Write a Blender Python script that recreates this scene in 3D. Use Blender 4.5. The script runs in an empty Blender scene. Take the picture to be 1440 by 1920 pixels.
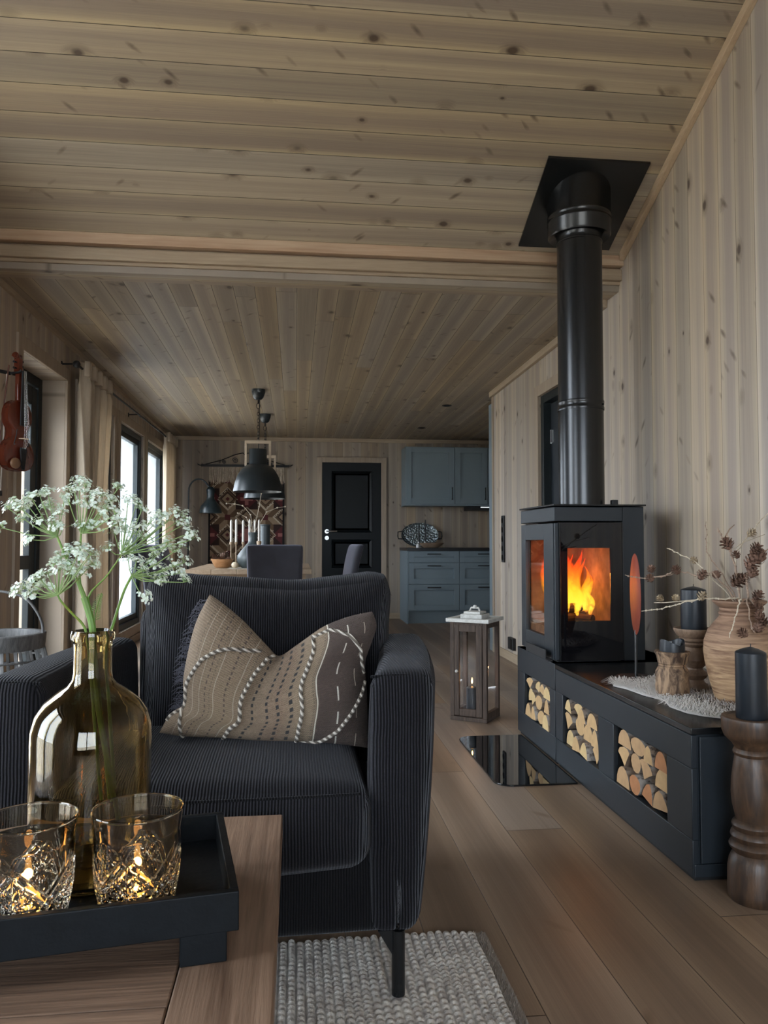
import bpy, bmesh, math, random
from mathutils import Vector, Matrix, noise
S = bpy.context.scene
COL = S.collection
PI = math.pi
rnd = random.Random(7)

# ---------------------------------------------------------------- helpers
CAM = Vector((0, 0, 1.0)); FPX = 1442.0
YAW = math.radians(6.53); PIT = math.radians(2.22)
FW = Vector((math.sin(YAW)*math.cos(PIT), math.cos(YAW)*math.cos(PIT), math.sin(PIT)))
RT = Vector((math.cos(YAW), -math.sin(YAW), 0)); UP = RT.cross(FW)

def at(px, py, Y):
    r = FW + RT*(px-720)/FPX - UP*(py-960)/FPX
    return CAM + r*(Y/r.y)

def tag(o, label=None, cat=None, group=None, kind=None):
    if label: o['label'] = label
    if cat: o['category'] = cat
    if group: o['group'] = group
    if kind: o['kind'] = kind
    return o

OFF = {}
def thing(name, label, cat, loc=(0, 0, 0), rz=0.0, group=None, world=True):
    o = bpy.data.objects.new(name, None); COL.objects.link(o)
    o.location = loc; o.rotation_euler = (0, 0, rz); o.empty_display_size = .05
    tag(o, label, cat, group)
    OFF[o.name] = Vector(loc) if world else Vector((0, 0, 0))
    return o

def copy_tree(o, parent=None):
    c = o.copy(); COL.objects.link(c)
    if parent: c.parent = parent
    for ch in list(o.children): copy_tree(ch, c)
    return c

class MB:
    def __init__(s): s.v = []; s.f = []; s.m = []; s.mi = 0; s.uv = None
    def add(s, vs, fs):
        b = len(s.v); s.v += [tuple(v) for v in vs]
        s.f += [tuple(b+i for i in f) for f in fs]; s.m += [s.mi]*len(fs); return s
    def box(s, x0, y0, z0, x1, y1, z1, M=None):
        vs = [Vector((x, y, z)) for z in (z0, z1) for y in (y0, y1) for x in (x0, x1)]
        if M: vs = [M @ v for v in vs]
        return s.add(vs, [(0, 2, 3, 1), (4, 5, 7, 6), (0, 1, 5, 4), (2, 6, 7, 3), (0, 4, 6, 2), (1, 3, 7, 5)])
    def prism(s, pts, axis, a, b):
        """polygon pts extruded along axis 'X' (pts=(y,z)), 'Y' (x,z) or 'Z' (x,y)"""
        n = len(pts)
        def mk(p, t):
            return {'X': (t, p[0], p[1]), 'Y': (p[0], t, p[1]), 'Z': (p[0], p[1], t)}[axis]
        vs = [mk(p, a) for p in pts]+[mk(p, b) for p in pts]
        fs = [tuple(range(n)), tuple(range(2*n-1, n-1, -1))]+[(i, i+n, (i+1) % n+n, (i+1) % n) for i in range(n)]
        return s.add(vs, fs)
    def lathe(s, prof, c=(0, 0, 0), n=32, cap=True, sq=1.0):
        b = []; fs = []
        for r, z in prof:
            for k in range(n):
                a = 2*PI*k/n
                b.append((c[0]+r*math.cos(a), c[1]+r*math.sin(a)*sq, c[2]+z))
        for i in range(len(prof)-1):
            for k in range(n):
                fs.append((i*n+k, i*n+(k+1) % n, (i+1)*n+(k+1) % n, (i+1)*n+k))
        if cap:
            fs.append(tuple(range(n-1, -1, -1))); fs.append(tuple((len(prof)-1)*n+k for k in range(n)))
        return s.add(b, fs)
    def tube(s, pts, r, n=8, closed=False, cap=True, flat=1.0):
        pts = [Vector(p) for p in pts]; m = len(pts)
        rs = r if isinstance(r, (list, tuple)) else [r]*m
        b = []; fs = []; prev = None
        for i, p in enumerate(pts):
            if closed: t = pts[(i+1) % m]-pts[i-1]
            else: t = pts[min(i+1, m-1)]-pts[max(i-1, 0)]
            t.normalize()
            if prev is None:
                ref = Vector((0, 0, 1)) if abs(t.z) < .9 else Vector((1, 0, 0))
                u = t.cross(ref).normalized()
            else:
                u = (prev-t*prev.dot(t)); u = u.normalized() if u.length > 1e-6 else t.orthogonal().normalized()
            prev = u; w = t.cross(u)
            for k in range(n):
                a = 2*PI*k/n
                b.append(p+(u*math.cos(a)*flat+w*math.sin(a))*rs[i])
        for i in range(m if closed else m-1):
            j = (i+1) % m
            for k in range(n):
                fs.append((i*n+k, i*n+(k+1) % n, j*n+(k+1) % n, j*n+k))
        if cap and not closed:
            fs.append(tuple(range(n-1, -1, -1))); fs.append(tuple((m-1)*n+k for k in range(n)))
        return s.add(b, fs)
    def ball(s, c, r, n=10, m=6, sc=(1, 1, 1)):
        prof = [(max(1e-4, math.sin(PI*i/m))*r, -math.cos(PI*i/m)*r) for i in range(m+1)]
        b0 = len(s.v); s.lathe(prof, (0, 0, 0), n)
        for i in range(b0, len(s.v)):
            v = s.v[i]; s.v[i] = (c[0]+v[0]*sc[0], c[1]+v[1]*sc[1], c[2]+v[2]*sc[2])
        return s
    def grid(s, fn, nu, nv, wrap=False):
        b = [fn(i/(nu if wrap else nu-1), j/(nv-1)) for j in range(nv) for i in range(nu)]
        fs = []
        for j in range(nv-1):
            for i in range(nu if wrap else nu-1):
                i2 = (i+1) % nu
                fs.append((j*nu+i, j*nu+i2, (j+1)*nu+i2, (j+1)*nu+i))
        return s.add(b, fs)
    def soft(s, c, h, r, n=12, fn=None):
        """rounded block: centre c, half sizes h, corner radius r, optional deform fn(u,v,w,p)->p with u,v,w in -1..1"""
        h = Vector(h); c = Vector(c)
        cor = [math.sin(PI/2*(-1+2*i/n)) if False else (-1+2*i/n) for i in range(n+1)]
        # densify near edges
        cor = [math.copysign(1-(1-abs(t))**1.6, t) for t in cor]
        seen = {}; vs = []; fs = []
        def vid(p):
            k = (round(p[0], 5), round(p[1], 5), round(p[2], 5))
            if k not in seen:
                q = Vector((p[0]*h.x, p[1]*h.y, p[2]*h.z))
                inn = Vector([max(-h[i]+min(r, h[i]), min(h[i]-min(r, h[i]), q[i])) for i in range(3)])
                d = q-inn
                if d.length > 1e-9: q = inn+d.normalized()*r
                if fn: q = fn(p[0], p[1], p[2], q)
                seen[k] = len(vs); vs.append(c+q)
            return seen[k]
        for ax in range(3):
            for sg in (-1, 1):
                for i in range(n):
                    for j in range(n):
                        q = []
                        for a, b in ((i, j), (i+1, j), (i+1, j+1), (i, j+1)):
                            p = [0, 0, 0]; p[ax] = sg; p[(ax+1) % 3] = cor[a]; p[(ax+2) % 3] = cor[b]
                            q.append(vid(p))
                        fs.append(tuple(q if sg > 0 else q[::-1]))
        return s.add(vs, fs)
    def build(s, name, mat, parent=None, smooth=35, bevel=0, seg=2, M=None, sub=0, weld=0):
        vs = [Vector(v) for v in s.v]
        if M: vs = [M @ v for v in vs]
        root = parent
        while root is not None and root.parent is not None: root = root.parent
        if root is not None and root.name in OFF: vs = [v-OFF[root.name] for v in vs]
        me = bpy.data.meshes.new(name)
        me.from_pydata([tuple(v) for v in vs], [], s.f); 
        for m_ in (mat if isinstance(mat, (list, tuple)) else [mat]): me.materials.append(m_)
        if any(s.m): me.polygons.foreach_set('material_index', s.m)
        if s.uv:
            lay = me.uv_layers.new(name='UVMap')
            for l in me.loops: lay.data[l.index].uv = s.uv[l.vertex_index]
        me.update()
        bm = bmesh.new(); bm.from_mesh(me)
        if weld: bmesh.ops.remove_doubles(bm, verts=bm.verts, dist=weld)
        bmesh.ops.recalc_face_normals(bm, faces=bm.faces); bm.to_mesh(me); bm.free()
        if smooth:
            me.polygons.foreach_set('use_smooth', [True]*len(me.polygons)); me.set_sharp_from_angle(angle=math.radians(smooth))
        o = bpy.data.objects.new(name, me); COL.objects.link(o)
        if parent is not None: o.parent = parent
        if bevel:
            b = o.modifiers.new('bevel', 'BEVEL'); b.width = bevel; b.segments = seg; b.limit_method = 'ANGLE'; b.angle_limit = math.radians(40)
        if sub:
            b = o.modifiers.new('sub', 'SUBSURF'); b.levels = sub; b.render_levels = sub
        return o

def single(name, mb, mat, label, cat, group=None, kind=None, **k):
    return tag(mb.build(name, mat, None, **k), label, cat, group, kind)
def struct(name, mb, mat, parent=None, **k):
    o = mb.build(name, mat, parent, **k)
    if parent is None: o['kind'] = 'structure'
    return o

# ---------------------------------------------------------------- materials
class NT:
    def __init__(s, name):
        s.m = bpy.data.materials.new(name); s.m.use_nodes = True
        s.t = s.m.node_tree; s.t.nodes.clear()
        s.out = s.t.nodes.new('ShaderNodeOutputMaterial')
    def put(s, sock, val):
        if isinstance(val, bpy.types.NodeSocket): s.t.links.new(val, sock)
        elif val is not None:
            if sock.type == 'RGBA' and len(val) == 3: val = (*val, 1)
            sock.default_value = val
    def n(s, typ, props=None, out=0, **ins):
        nd = s.t.nodes.new('ShaderNode'+typ)
        for k, v in (props or {}).items(): setattr(nd, k, v)
        for k, v in ins.items():
            key = int(k[1:]) if k[0] == 'i' and k[1:].isdigit() else k.replace('_', ' ')
            s.put(nd.inputs[key], v)
        return nd.outputs[out]
    def mth(s, op, a, b=None, c=None):
        nd = s.t.nodes.new('ShaderNodeMath'); nd.operation = op
        s.put(nd.inputs[0], a)
        if b is not None: s.put(nd.inputs[1], b)
        if c is not None: s.put(nd.inputs[2], c)
        return nd.outputs[0]
    def mix(s, f, a, b, mode='MIX'):
        nd = s.t.nodes.new('ShaderNodeMix'); nd.data_type = 'RGBA'; nd.blend_type = mode
        s.put(nd.inputs[0], f); s.put(nd.inputs[6], a); s.put(nd.inputs[7], b)
        return nd.outputs[2]
    def ramp(s, f, stops, interp='LINEAR'):
        nd = s.t.nodes.new('ShaderNodeValToRGB'); s.put(nd.inputs[0], f); cr = nd.color_ramp; cr.interpolation = interp
        while len(cr.elements) < len(stops): cr.elements.new(.5)
        for e, (p, c) in zip(cr.elements, stops):
            e.position = p; e.color = (*c, 1) if not isinstance(c, (int, float)) else (c, c, c, 1)
        return nd.outputs[0]
    def mr(s, v, a, b, c=0.0, d=1.0, smooth=False):
        nd = s.t.nodes.new('ShaderNodeMapRange'); nd.clamp = True
        if smooth: nd.interpolation_type = 'SMOOTHSTEP'
        s.put(nd.inputs[0], v)
        for i, q in enumerate((a, b, c, d)): s.put(nd.inputs[i+1], q)
        return nd.outputs[0]
    def xyz(s, coord='Object'):
        tc = s.t.nodes.new('ShaderNodeTexCoord'); sp = s.t.nodes.new('ShaderNodeSeparateXYZ')
        s.t.links.new(tc.outputs[coord], sp.inputs[0]); return sp.outputs[0], sp.outputs[1], sp.outputs[2], tc.outputs[coord]
    def vec(s, x, y, z):
        return s.n('CombineXYZ', i0=x, i1=y, i2=z)
    def noise(s, v, scale, detail=3.0, rough=.55, out=0, dist=0.0):
        return s.n('TexNoise', None, out, Vector=v, Scale=scale, Detail=detail, Roughness=rough, Distortion=dist)
    def bump(s, h, strength=.3, dist=.01):
        return s.n('Bump', None, 0, Strength=strength, Distance=dist, Height=h)
    def pbr(s, color, rough=.5, metal=0.0, normal=None, **kw):
        nd = s.t.nodes.new('ShaderNodeBsdfPrincipled')
        s.put(nd.inputs['Base Color'], color); s.put(nd.inputs['Roughness'], rough); s.put(nd.inputs['Metallic'], metal)
        if normal is not None: s.put(nd.inputs['Normal'], normal)
        for k, v in kw.items(): s.put(nd.inputs[k.replace('_', ' ')], v)
        s.t.links.new(nd.outputs[0], s.out.inputs[0]); return s.m
    def shader(s, sock): s.t.links.new(sock, s.out.inputs[0]); return s.m

def simple(name, color, rough=.5, metal=0.0, var=.12, scale=30.0, bump=.0, bscale=80.0, **kw):
    t = NT(name); x, y, z, v = t.xyz()
    f = t.noise(v, scale, 4.0)
    c2 = tuple(max(0, c*(1-var*2)) for c in color); c3 = tuple(min(1, c*(1+var*2)) for c in color)
    col = t.mix(f, c2, c3)
    nm = t.bump(t.noise(v, bscale, 3.0), bump, .004) if bump else None
    return t.pbr(col, rough, metal, nm, **kw)

def planks(name, across, along, w, c_heart, c_sap, c_knot, knot=1.0, rough=.6, groove=.012, ends=None, off=0.0, gdark=.12, spread=.13, stretch=.16):
    t = NT(name); x, y, z, v = t.xyz(); ax = {'X': x, 'Y': y, 'Z': z}
    a = t.mth('DIVIDE', t.mth('ADD', ax[across], off+50*w), w); l = ax[along]
    idx = t.mth('FLOOR', a); fr = t.mth('FRACT', a)
    r1 = t.n('TexWhiteNoise', {'noise_dimensions': '1D'}, 0, W=idx)
    gm = None
    if ends:
        ls = t.mth('ADD', l, t.mth('MULTIPLY', r1, ends)); seg = t.mth('FLOOR', t.mth('DIVIDE', ls, ends)); lf = t.mth('FRACT', t.mth('DIVIDE', ls, ends))
        r1 = t.n('TexWhiteNoise', {'noise_dimensions': '2D'}, 0, Vector=t.vec(idx, seg, 0.0))
        gm = t.mth('LESS_THAN', lf, .0018/ends*2)
    r2 = t.n('TexWhiteNoise', {'noise_dimensions': '1D'}, 0, W=t.mth('ADD', t.mth('MULTIPLY', r1, 91.7), 3.3))
    lo = t.mth('ADD', l, t.mth('MULTIPLY', r1, 37.0))
    off3 = t.mth('MULTIPLY', r1, 60.0)
    # knots: sparse cells
    kv = t.vec(t.mth('MULTIPLY', fr, .8), t.mth('MULTIPLY', lo, .8/w*.42), off3)
    vd = t.n('TexVoronoi', {'feature': 'F1'}, 0, Vector=t.vec(t.mth('MULTIPLY', a, 1.0), t.mth('MULTIPLY', lo, .62/w), off3), Scale=1.0, Randomness=.95)
    vc = t.n('TexVoronoi', {'feature': 'F1'}, 1, Vector=t.vec(t.mth('MULTIPLY', a, 1.0), t.mth('MULTIPLY', lo, .62/w), off3), Scale=1.0, Randomness=.95)
    cs = t.n('SeparateColor', None, 0, Color=vc)
    wob = t.mth('MULTIPLY', t.mth('SUBTRACT', t.noise(t.vec(a, t.mth('MULTIPLY', lo, 3.0/w*.3), off3), 3.0, 2.0), .5), .06)
    kd = t.mth('ADD', vd, wob)
    size = t.mth('MULTIPLY', t.mth('SUBTRACT', cs, .28), .24*knot)   # only some cells carry a knot
    kmask = t.mr(kd, size, t.mth('MULTIPLY', size, .55), 0.0, 1.0)
    kmask = t.mth('MULTIPLY', kmask, t.mth('GREATER_THAN', size, .02))
    halo = t.mth('MULTIPLY', t.mr(kd, t.mth('MULTIPLY', size, 2.1), size, 0.0, 1.0, True), t.mth('GREATER_THAN', size, .02))
    # grain bends round the knots
    ga = t.mth('ADD', a, t.mth('MULTIPLY', halo, .16))
    g1 = t.noise(t.vec(t.mth('MULTIPLY', ga, 11.0), t.mth('MULTIPLY', lo, 1.1), off3), 1.0, 5.0, .6, dist=.6)
    g2 = t.noise(t.vec(t.mth('MULTIPLY', ga, 60.0), t.mth('MULTIPLY', lo, 2.5), off3), 1.0, 3.0, .6)
    band = t.noise(t.vec(t.mth('MULTIPLY', a, 1.7), t.mth('MULTIPLY', lo, stretch), off3), 1.0, 2.0, .5)
    edge = t.mth('MULTIPLY', t.mth('POWER', t.mth('ABSOLUTE', t.mth('SUBTRACT', t.mth('MULTIPLY', t.mth('ADD', fr, t.mth('MULTIPLY', t.mth('SUBTRACT', band, .5), .5)), 2.0), 1.0)), 2.0), .26)   # sapwood towards the board edges
    f = t.mth('ADD', t.mth('ADD', t.mth('MULTIPLY', band, .55), t.mth('MULTIPLY', g1, .40)), edge)
    f = t.mr(f, .44, .80)
    col = t.mix(f, c_heart, c_sap)
    col = t.mix(t.mr(g2, .35, .75, 0.0, .30), col, tuple(c*.55 for c in c_heart))
    val = t.mr(r2, 0.0, 1.0, 1-spread, 1+spread)
    hs = t.n('HueSaturation', None, 0, Hue=.5, Saturation=t.mr(r1, 0.0, 1.0, .75, 1.15), Value=val, Color=col)
    col = t.mix(t.mth('MULTIPLY', halo, .30), hs, tuple(c*1.3 for c in c_knot))
    col = t.mix(t.mth('MULTIPLY', kmask, .88), col, c_knot)
    # spike knots: slanting dark streaks
    lw_ = t.mth('DIVIDE', lo, w); sgn = t.mth('SUBTRACT', t.mth('MULTIPLY', t.mth('GREATER_THAN', r1, .5), 2.0), 1.0)
    p1 = t.mth('ADD', t.mth('MULTIPLY', a, .62), t.mth('MULTIPLY', t.mth('MULTIPLY', lw_, .78), sgn)); p2 = t.mth('SUBTRACT', t.mth('MULTIPLY', t.mth('MULTIPLY', a, .78), sgn), t.mth('MULTIPLY', lw_, .62))
    sv = t.vec(t.mth('MULTIPLY', p1, .95), t.mth('MULTIPLY', p2, 3.2), off3)
    sd = t.n('TexVoronoi', {'feature': 'F1'}, 0, Vector=sv, Scale=1.0, Randomness=1.0); sc_ = t.n('SeparateColor', None, 0, Color=t.n('TexVoronoi', {'feature': 'F1'}, 1, Vector=sv, Scale=1.0, Randomness=1.0))
    sm = t.mth('MULTIPLY', t.mr(t.mth('ADD', sd, t.mth('MULTIPLY', wob, 4.0)), .34, .06, 0.0, .72), t.mth('GREATER_THAN', sc_, 1-.10*knot))
    col = t.mix(sm, col, tuple(c*1.25 for c in c_knot))
    e = t.mth('MINIMUM', fr, t.mth('SUBTRACT', 1.0, fr))
    gr = t.mr(e, groove*.35, groove, 1.0, 0.0)
    if gm is not None: gr = t.mth('MAXIMUM', gr, t.mth('MULTIPLY', gm, .9))
    col = t.mix(t.mth('MULTIPLY', gr, 1-gdark), col, tuple(c*.25 for c in c_knot))
    h = t.mth('SUBTRACT', t.mth('MULTIPLY', g2, .06), gr)
    return t.pbr(col, rough, 0.0, t.bump(h, .55, .004))

def cord(name, base, hi, pitch=.0066, rough=.9):
    """corduroy: ribs run up the faces and along the tops, following object x (or y on the flanks)"""
    t = NT(name); x, y, z, v = t.xyz()
    geo = t.t.nodes.new('ShaderNodeTexCoord'); sp = t.t.nodes.new('ShaderNodeSeparateXYZ'); t.t.links.new(geo.outputs['Normal'], sp.inputs[0])
    side = t.mth('GREATER_THAN', t.mth('ABSOLUTE', sp.outputs[0]), .75)
    c = t.mth('ADD', t.mth('MULTIPLY', x, t.mth('SUBTRACT', 1.0, side)), t.mth('MULTIPLY', y, side))
    c = t.mth('ADD', c, t.mth('MULTIPLY', t.mth('SUBTRACT', t.noise(v, 9.0, 2.0), .5), .006))
    ph = t.mth('MULTIPLY', c, 2*PI/pitch)
    w = t.mth('ADD', t.mth('MULTIPLY', t.mth('SINE', ph), .5), .5)
    fz = t.noise(v, 260.0, 2.0)
    pile = t.noise(v, 12.0, 3.0)
    k = t.mth('MULTIPLY', t.mr(w, .25, .95), t.mr(fz, .2, .7, .55, 1.0))
    col = t.mix(k, base, t.mix(t.mr(pile, .3, .75), tuple(h*.75 for h in hi), hi))  # rib highlights painted in: lighter crests, near-black valleys
    nm = t.bump(t.mth('ADD', w, t.mth('MULTIPLY', fz, .25)), .8, .003)
    return t.pbr(col, rough, 0.0, nm, Sheen_Weight=.12, Sheen_Roughness=.4, Sheen_Tint=(.85, .88, .95), Specular_IOR_Level=.15)

def wood(name, c1, c2, along='Z', scale=9.0, stretch=.08, rough=.55, bump=.25, dist=1.0):
    t = NT(name); x, y, z, v = t.xyz()
    sc = {'X': (stretch, 1.0, 1.0), 'Y': (1.0, stretch, 1.0), 'Z': (1.0, 1.0, stretch)}[along]
    q = t.vec(t.mth('MULTIPLY', x, sc[0]), t.mth('MULTIPLY', y, sc[1]), t.mth('MULTIPLY', z, sc[2]))
    g = t.noise(q, scale*4, 6.0, .65, dist=dist); g2 = t.noise(q, scale*22, 3.0)
    f = t.mr(t.mth('ADD', t.mth('MULTIPLY', g, .7), t.mth('MULTIPLY', g2, .3)), .32, .68)
    return t.pbr(t.mix(f, c1, c2), rough, 0.0, t.bump(g2, bump, .003))

def glass(name, color, rough=.0, ior=1.45, bump=0.0):
    t = NT(name); x, y, z, v = t.xyz()
    nm = t.bump(t.noise(v, 28.0, 2.0), bump, .004) if bump else None
    return t.pbr(color, rough, 0.0, nm, Transmission_Weight=1.0, IOR=ior)

def pane(name, tint=(1, 1, 1), refl=.0):
    t = NT(name)
    tr = t.n('BsdfTransparent', None, 0, Color=tint); gl = t.n('BsdfGlossy', None, 0, Color=(1, 1, 1), Roughness=.01)
    geo = t.t.nodes.new('ShaderNodeNewGeometry'); fr = t.n('Fresnel', None, 0, IOR=t.mr(geo.outputs['Backfacing'], 0.0, 1.0, 1.30, 1/1.30))
    return t.shader(t.n('MixShader', None, 0, i0=t.mth('MINIMUM', t.mth('ADD', fr, refl), 1.0), i1=tr, i2=gl))

def emit(name, color, strength):
    t = NT(name); return t.shader(t.n('Emission', None, 0, Color=color, Strength=strength))

KNOT = (.055, .034, .022)
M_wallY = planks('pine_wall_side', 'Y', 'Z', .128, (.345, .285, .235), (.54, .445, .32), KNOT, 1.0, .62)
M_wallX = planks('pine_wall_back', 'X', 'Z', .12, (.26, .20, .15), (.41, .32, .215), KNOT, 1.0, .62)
M_ceilX = planks('pine_ceiling_sloped', 'Y', 'X', .1225, (.27, .215, .165), (.47, .38, .25), KNOT, 1.15, .5, .016)
M_ceilY = planks('pine_ceiling_low', 'X', 'Y', .118, (.26, .205, .15), (.43, .34, .225), KNOT, 1.1, .5, .018, ends=2.7)
M_floor = planks('oak_floor', 'X', 'Y', .20, (.195, .135, .092), (.33, .235, .162), (.085, .05, .03), .55, .40, .007, ends=2.1, off=.07, spread=.12)
M_trim = wood('pine_trim', (.30, .225, .15), (.42, .33, .23), 'Y', 6, .06, .55)
M_trimX = wood('pine_trim_cross', (.28, .205, .135), (.40, .31, .21), 'X', 6, .06, .55)
M_trimZ = wood('pine_trim_upright', (.27, .21, .155), (.38, .30, .22), 'Z', 6, .06, .55)
M_beamred = wood('heart_pine_strip', (.36, .215, .13), (.56, .42, .285), 'X', 4, .04, .55)
M_steel = simple('powder_coat_steel', (.014, .019, .024), .38, .0, .06, 40, .06, 500, Specular_IOR_Level=.45)
M_steelsat = simple('satin_black_steel', (.005, .006, .007), .26, .0, .06, 40, Specular_IOR_Level=.55)
M_black = simple('black_paint', (.006, .0065, .0075), .5)
M_iron = simple('black_iron', (.012, .012, .013), .55, .3, .2, 60, .2, 120)
M_blkglass = simple('black_glass', (.004, .004, .005), .03, 0, 0)
M_pane = pane('clear_pane')
M_stovepane = pane('stove_pane', (.92, .86, .80))
M_wax = simple('black_wax', (.010, .014, .019), .38, 0, .25, 18, .05, 60, Subsurface_Weight=.05)
M_wwax = simple('white_wax', (.75, .72, .66), .45, 0, .05, 18)
M_teal = simple('petrol_lacquer', (.012, .022, .027), .32, 0, .05)
M_kit = simple('blue_grey_cabinet', (.165, .212, .240), .5, 0, .03, 8)
M_counter = simple('dark_worktop', (.015, .015, .016), .35, 0, .2, 60)
M_chrome = simple('brushed_steel', (.55, .55, .55), .3, 1.0, .05)
M_cord = cord('charcoal_corduroy', (.0018, .0018, .0024), (.028, .027, .033))
M_cordd = cord('charcoal_corduroy_fine', (.0016, .0016, .002), (.012, .012, .014), .0060)
M_chair = simple('anthracite_velvet', (.020, .020, .027), .85, 0, .3, 8, .2, 300, Sheen_Weight=.5, Sheen_Tint=(.8, .8, 1))
M_doorblk = simple('blackened_green_paint', (.0035, .0052, .006), .42, 0, .06, 8, Specular_IOR_Level=.18)
M_doorframe = simple('dark_green_black', (.006, .010, .011), .45, 0, .06, 8, Specular_IOR_Level=.3)
M_table = wood('weathered_oak', (.095, .054, .034), (.30, .195, .132), 'Y', 6, .05, .5, .5, 1.6)
M_tableX = wood('weathered_oak_cross', (.085, .050, .032), (.27, .172, .115), 'X', 6, .05, .5, .5, 1.6)
M_tray = simple('black_stained_wood', (.005, .0065, .008), .5, 0, .25, 30, .15, 80, Specular_IOR_Level=.12)
M_oak = wood('natural_oak', (.30, .20, .12), (.46, .34, .22), 'X', 5, .06, .5)
M_darkwood = wood('dark_reclaimed_wood', (.018, .012, .009), (.11, .075, .055), 'Z', 12, .06, .75, .8, 1.5)
M_whitewash = wood('whitewashed_wood', (.45, .44, .40), (.72, .72, .68), 'X', 9, .08, .7)
M_brownturn = wood('brown_turned_wood', (.10, .062, .038), (.26, .17, .11), 'Z', 8, .15, .6, .4)
M_greyturn = wood('grey_brown_baluster', (.012, .009, .008), (.115, .062, .032), 'Z', 5, .2, .42, .3)
SKY = 13.0; EXPO = 0.18; FIRE = 3.0
# ---------------------------------------------------------------- the room
XL, XR, YB, YR = -1.60, 1.80, 9.98, -2.9
RM = .46
def roof(y): return 2.585+RM*(4.05-y) if y >= .2 else (2.585+RM*3.85)-RM*(.2-y)
def low(y): return 2.42-(y-4.1)*.0128

struct('floor', MB().box(-1.9, -3.0, -.1, 3.4, 10.2, 0), M_floor, smooth=0)

# sloped ceiling over the sitting area (ridge behind the camera) and the low ceiling over the dining end
m = MB(); y0, y1, y2 = 4.10, .2, -3.0
m.prism([(y0, roof(4.1)), (y1, roof(.2)), (y1, roof(.2)+.1), (y0, roof(4.1)+.1)], 'X', XL-.3, XR+.12)
struct('ceiling', m, M_ceilX, smooth=0)
m = MB().prism([(y1, roof(.2)), (y2, roof(-3.0)), (y2, roof(-3.0)+.1), (y1, roof(.2)+.1)], 'X', XL-.3, XR+.12)
struct('ceiling_rear', m, M_ceilX, smooth=0)
m = MB().prism([(4.20, low(4.2)), (10.2, low(10.2)), (10.2, low(10.2)+.1), (4.20, low(4.2)+.1)], 'X', XL-.3, 3.4)
struct('ceiling_low', m, M_ceilY, smooth=0)

# beam where the two ceilings meet: stacked boards with a shadow gap
b = struct('trim_beam', MB().box(XL, 4.085, 2.44, XR, 4.25, 2.62), M_trimX, smooth=0)
struct('upper_strip', MB().box(XL, 4.03, 2.530, XR, 4.085, 2.588), M_beamred, b, bevel=.003)
struct('middle_board', MB().box(XL, 4.055, 2.455, XR, 4.085, 2.516), M_trimX, b, bevel=.003)
struct('lower_board', MB().box(XL, 4.10, 2.405, XR, 4.24, 2.446), M_ceilX, b, bevel=.003)

# right wall with the dark doorway behind the flue
T = XR+.14
m = MB()
m.prism([(YR, 0), (4.1, 0), (4.1, roof(4.1)), (.2, roof(.2)), (YR, roof(YR))], 'X', XR, T)
m.prism([(4.1, 0), (4.64, 0), (4.64, 2.45), (4.1, 2.45)], 'X', XR, T)
m.prism([(4.64, 2.08), (5.52, 2.08), (5.52, 2.45), (4.64, 2.45)], 'X', XR, T)
m.prism([(5.52, 0), (6.90, 0), (6.90, 2.45), (5.52, 2.45)], 'X', XR, T)
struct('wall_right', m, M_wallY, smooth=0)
# far side of the partition: closes the kitchen
struct('wall_kitchen_right', MB().box(3.2, 6.9, 0, 3.3, YB, 2.45), M_wallY, smooth=0)
struct('wall_kitchen_front', MB().box(T, 6.80, 0, 3.3, 6.90, 2.45), M_wallX, smooth=0)
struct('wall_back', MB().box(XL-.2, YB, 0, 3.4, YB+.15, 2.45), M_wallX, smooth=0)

# left wall: near glazing, glass door, three windows
OPEN = [(.25, 1.55, .10, 2.3), (2.30, 3.35, .10, 2.75), (4.66, 5.53, 0.0, 2.12), (5.86, 6.95, .17, 2.10), (7.19, 8.27, .17, 2.10), (8.47, 9.59, .17, 2.10)]
m = MB(); y = YR; W0, W1 = XL-.30, XL
for a, bb, z0, z1 in OPEN:
    top = lambda q: roof(q) if q < 4.1 else 2.45
    if y < .2 < a: m.prism([(y, 0), (a, 0), (a, roof(a)), (.2, roof(.2)), (y, roof(y))], 'X', W0, W1)
    elif y < 4.1 < a:
        m.prism([(y, 0), (4.1, 0), (4.1, roof(4.1)), (y, roof(y))], 'X', W0, W1); m.prism([(4.1, 0), (a, 0), (a, 2.45), (4.1, 2.45)], 'X', W0, W1)
    else: m.prism([(y, 0), (a, 0), (a, top(a)), (y, top(y))], 'X', W0, W1)
    m.prism([(a, z1), (bb, z1), (bb, top(bb)), (a, top(a))], 'X', W0, W1)
    if z0 > 0: m.prism([(a, 0), (bb, 0), (bb, z0), (a, z0)], 'X', W0, W1)
    y = bb
m.prism([(y, 0), (YB, 0), (YB, 2.45), (y, 2.45)], 'X', W0, W1)
struct('wall_left', m, M_wallY, smooth=0)

# rear wall behind the camera with a wide window
m = MB()
m.box(XL-.2, YR-.1, 0, -1.2, YR, 2.95); m.box(1.4, YR-.1, 0, XR+.14, YR, 2.95)
m.box(-1.2, YR-.1, 0, 1.4, YR, .3); m.box(-1.2, YR-.1, 2.4, 1.4, YR, 2.95)
struct('wall_rear', m, M_wallX, smooth=0)

def casing(name, y0, y1, z0, z1, x=XL, w=.085, t=.018, sill=True, parent=None, sgn=1):
    m = MB(); xa, xb = (x, x+t*sgn) if sgn > 0 else (x+t*sgn, x)
    m.box(xa, y0-w, z0 if not sill else z0-w, xb, y0, z1+w); m.box(xa, y1, z0 if not sill else z0-w, xb, y1+w, z1+w)
    m.box(xa, y0, z1, xb, y1, z1+w)
    if sill: m.box(xa, y0, z0-w, xb, y1, z0)
    return struct(name, m, M_trimZ, parent, smooth=0, bevel=.003)

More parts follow.
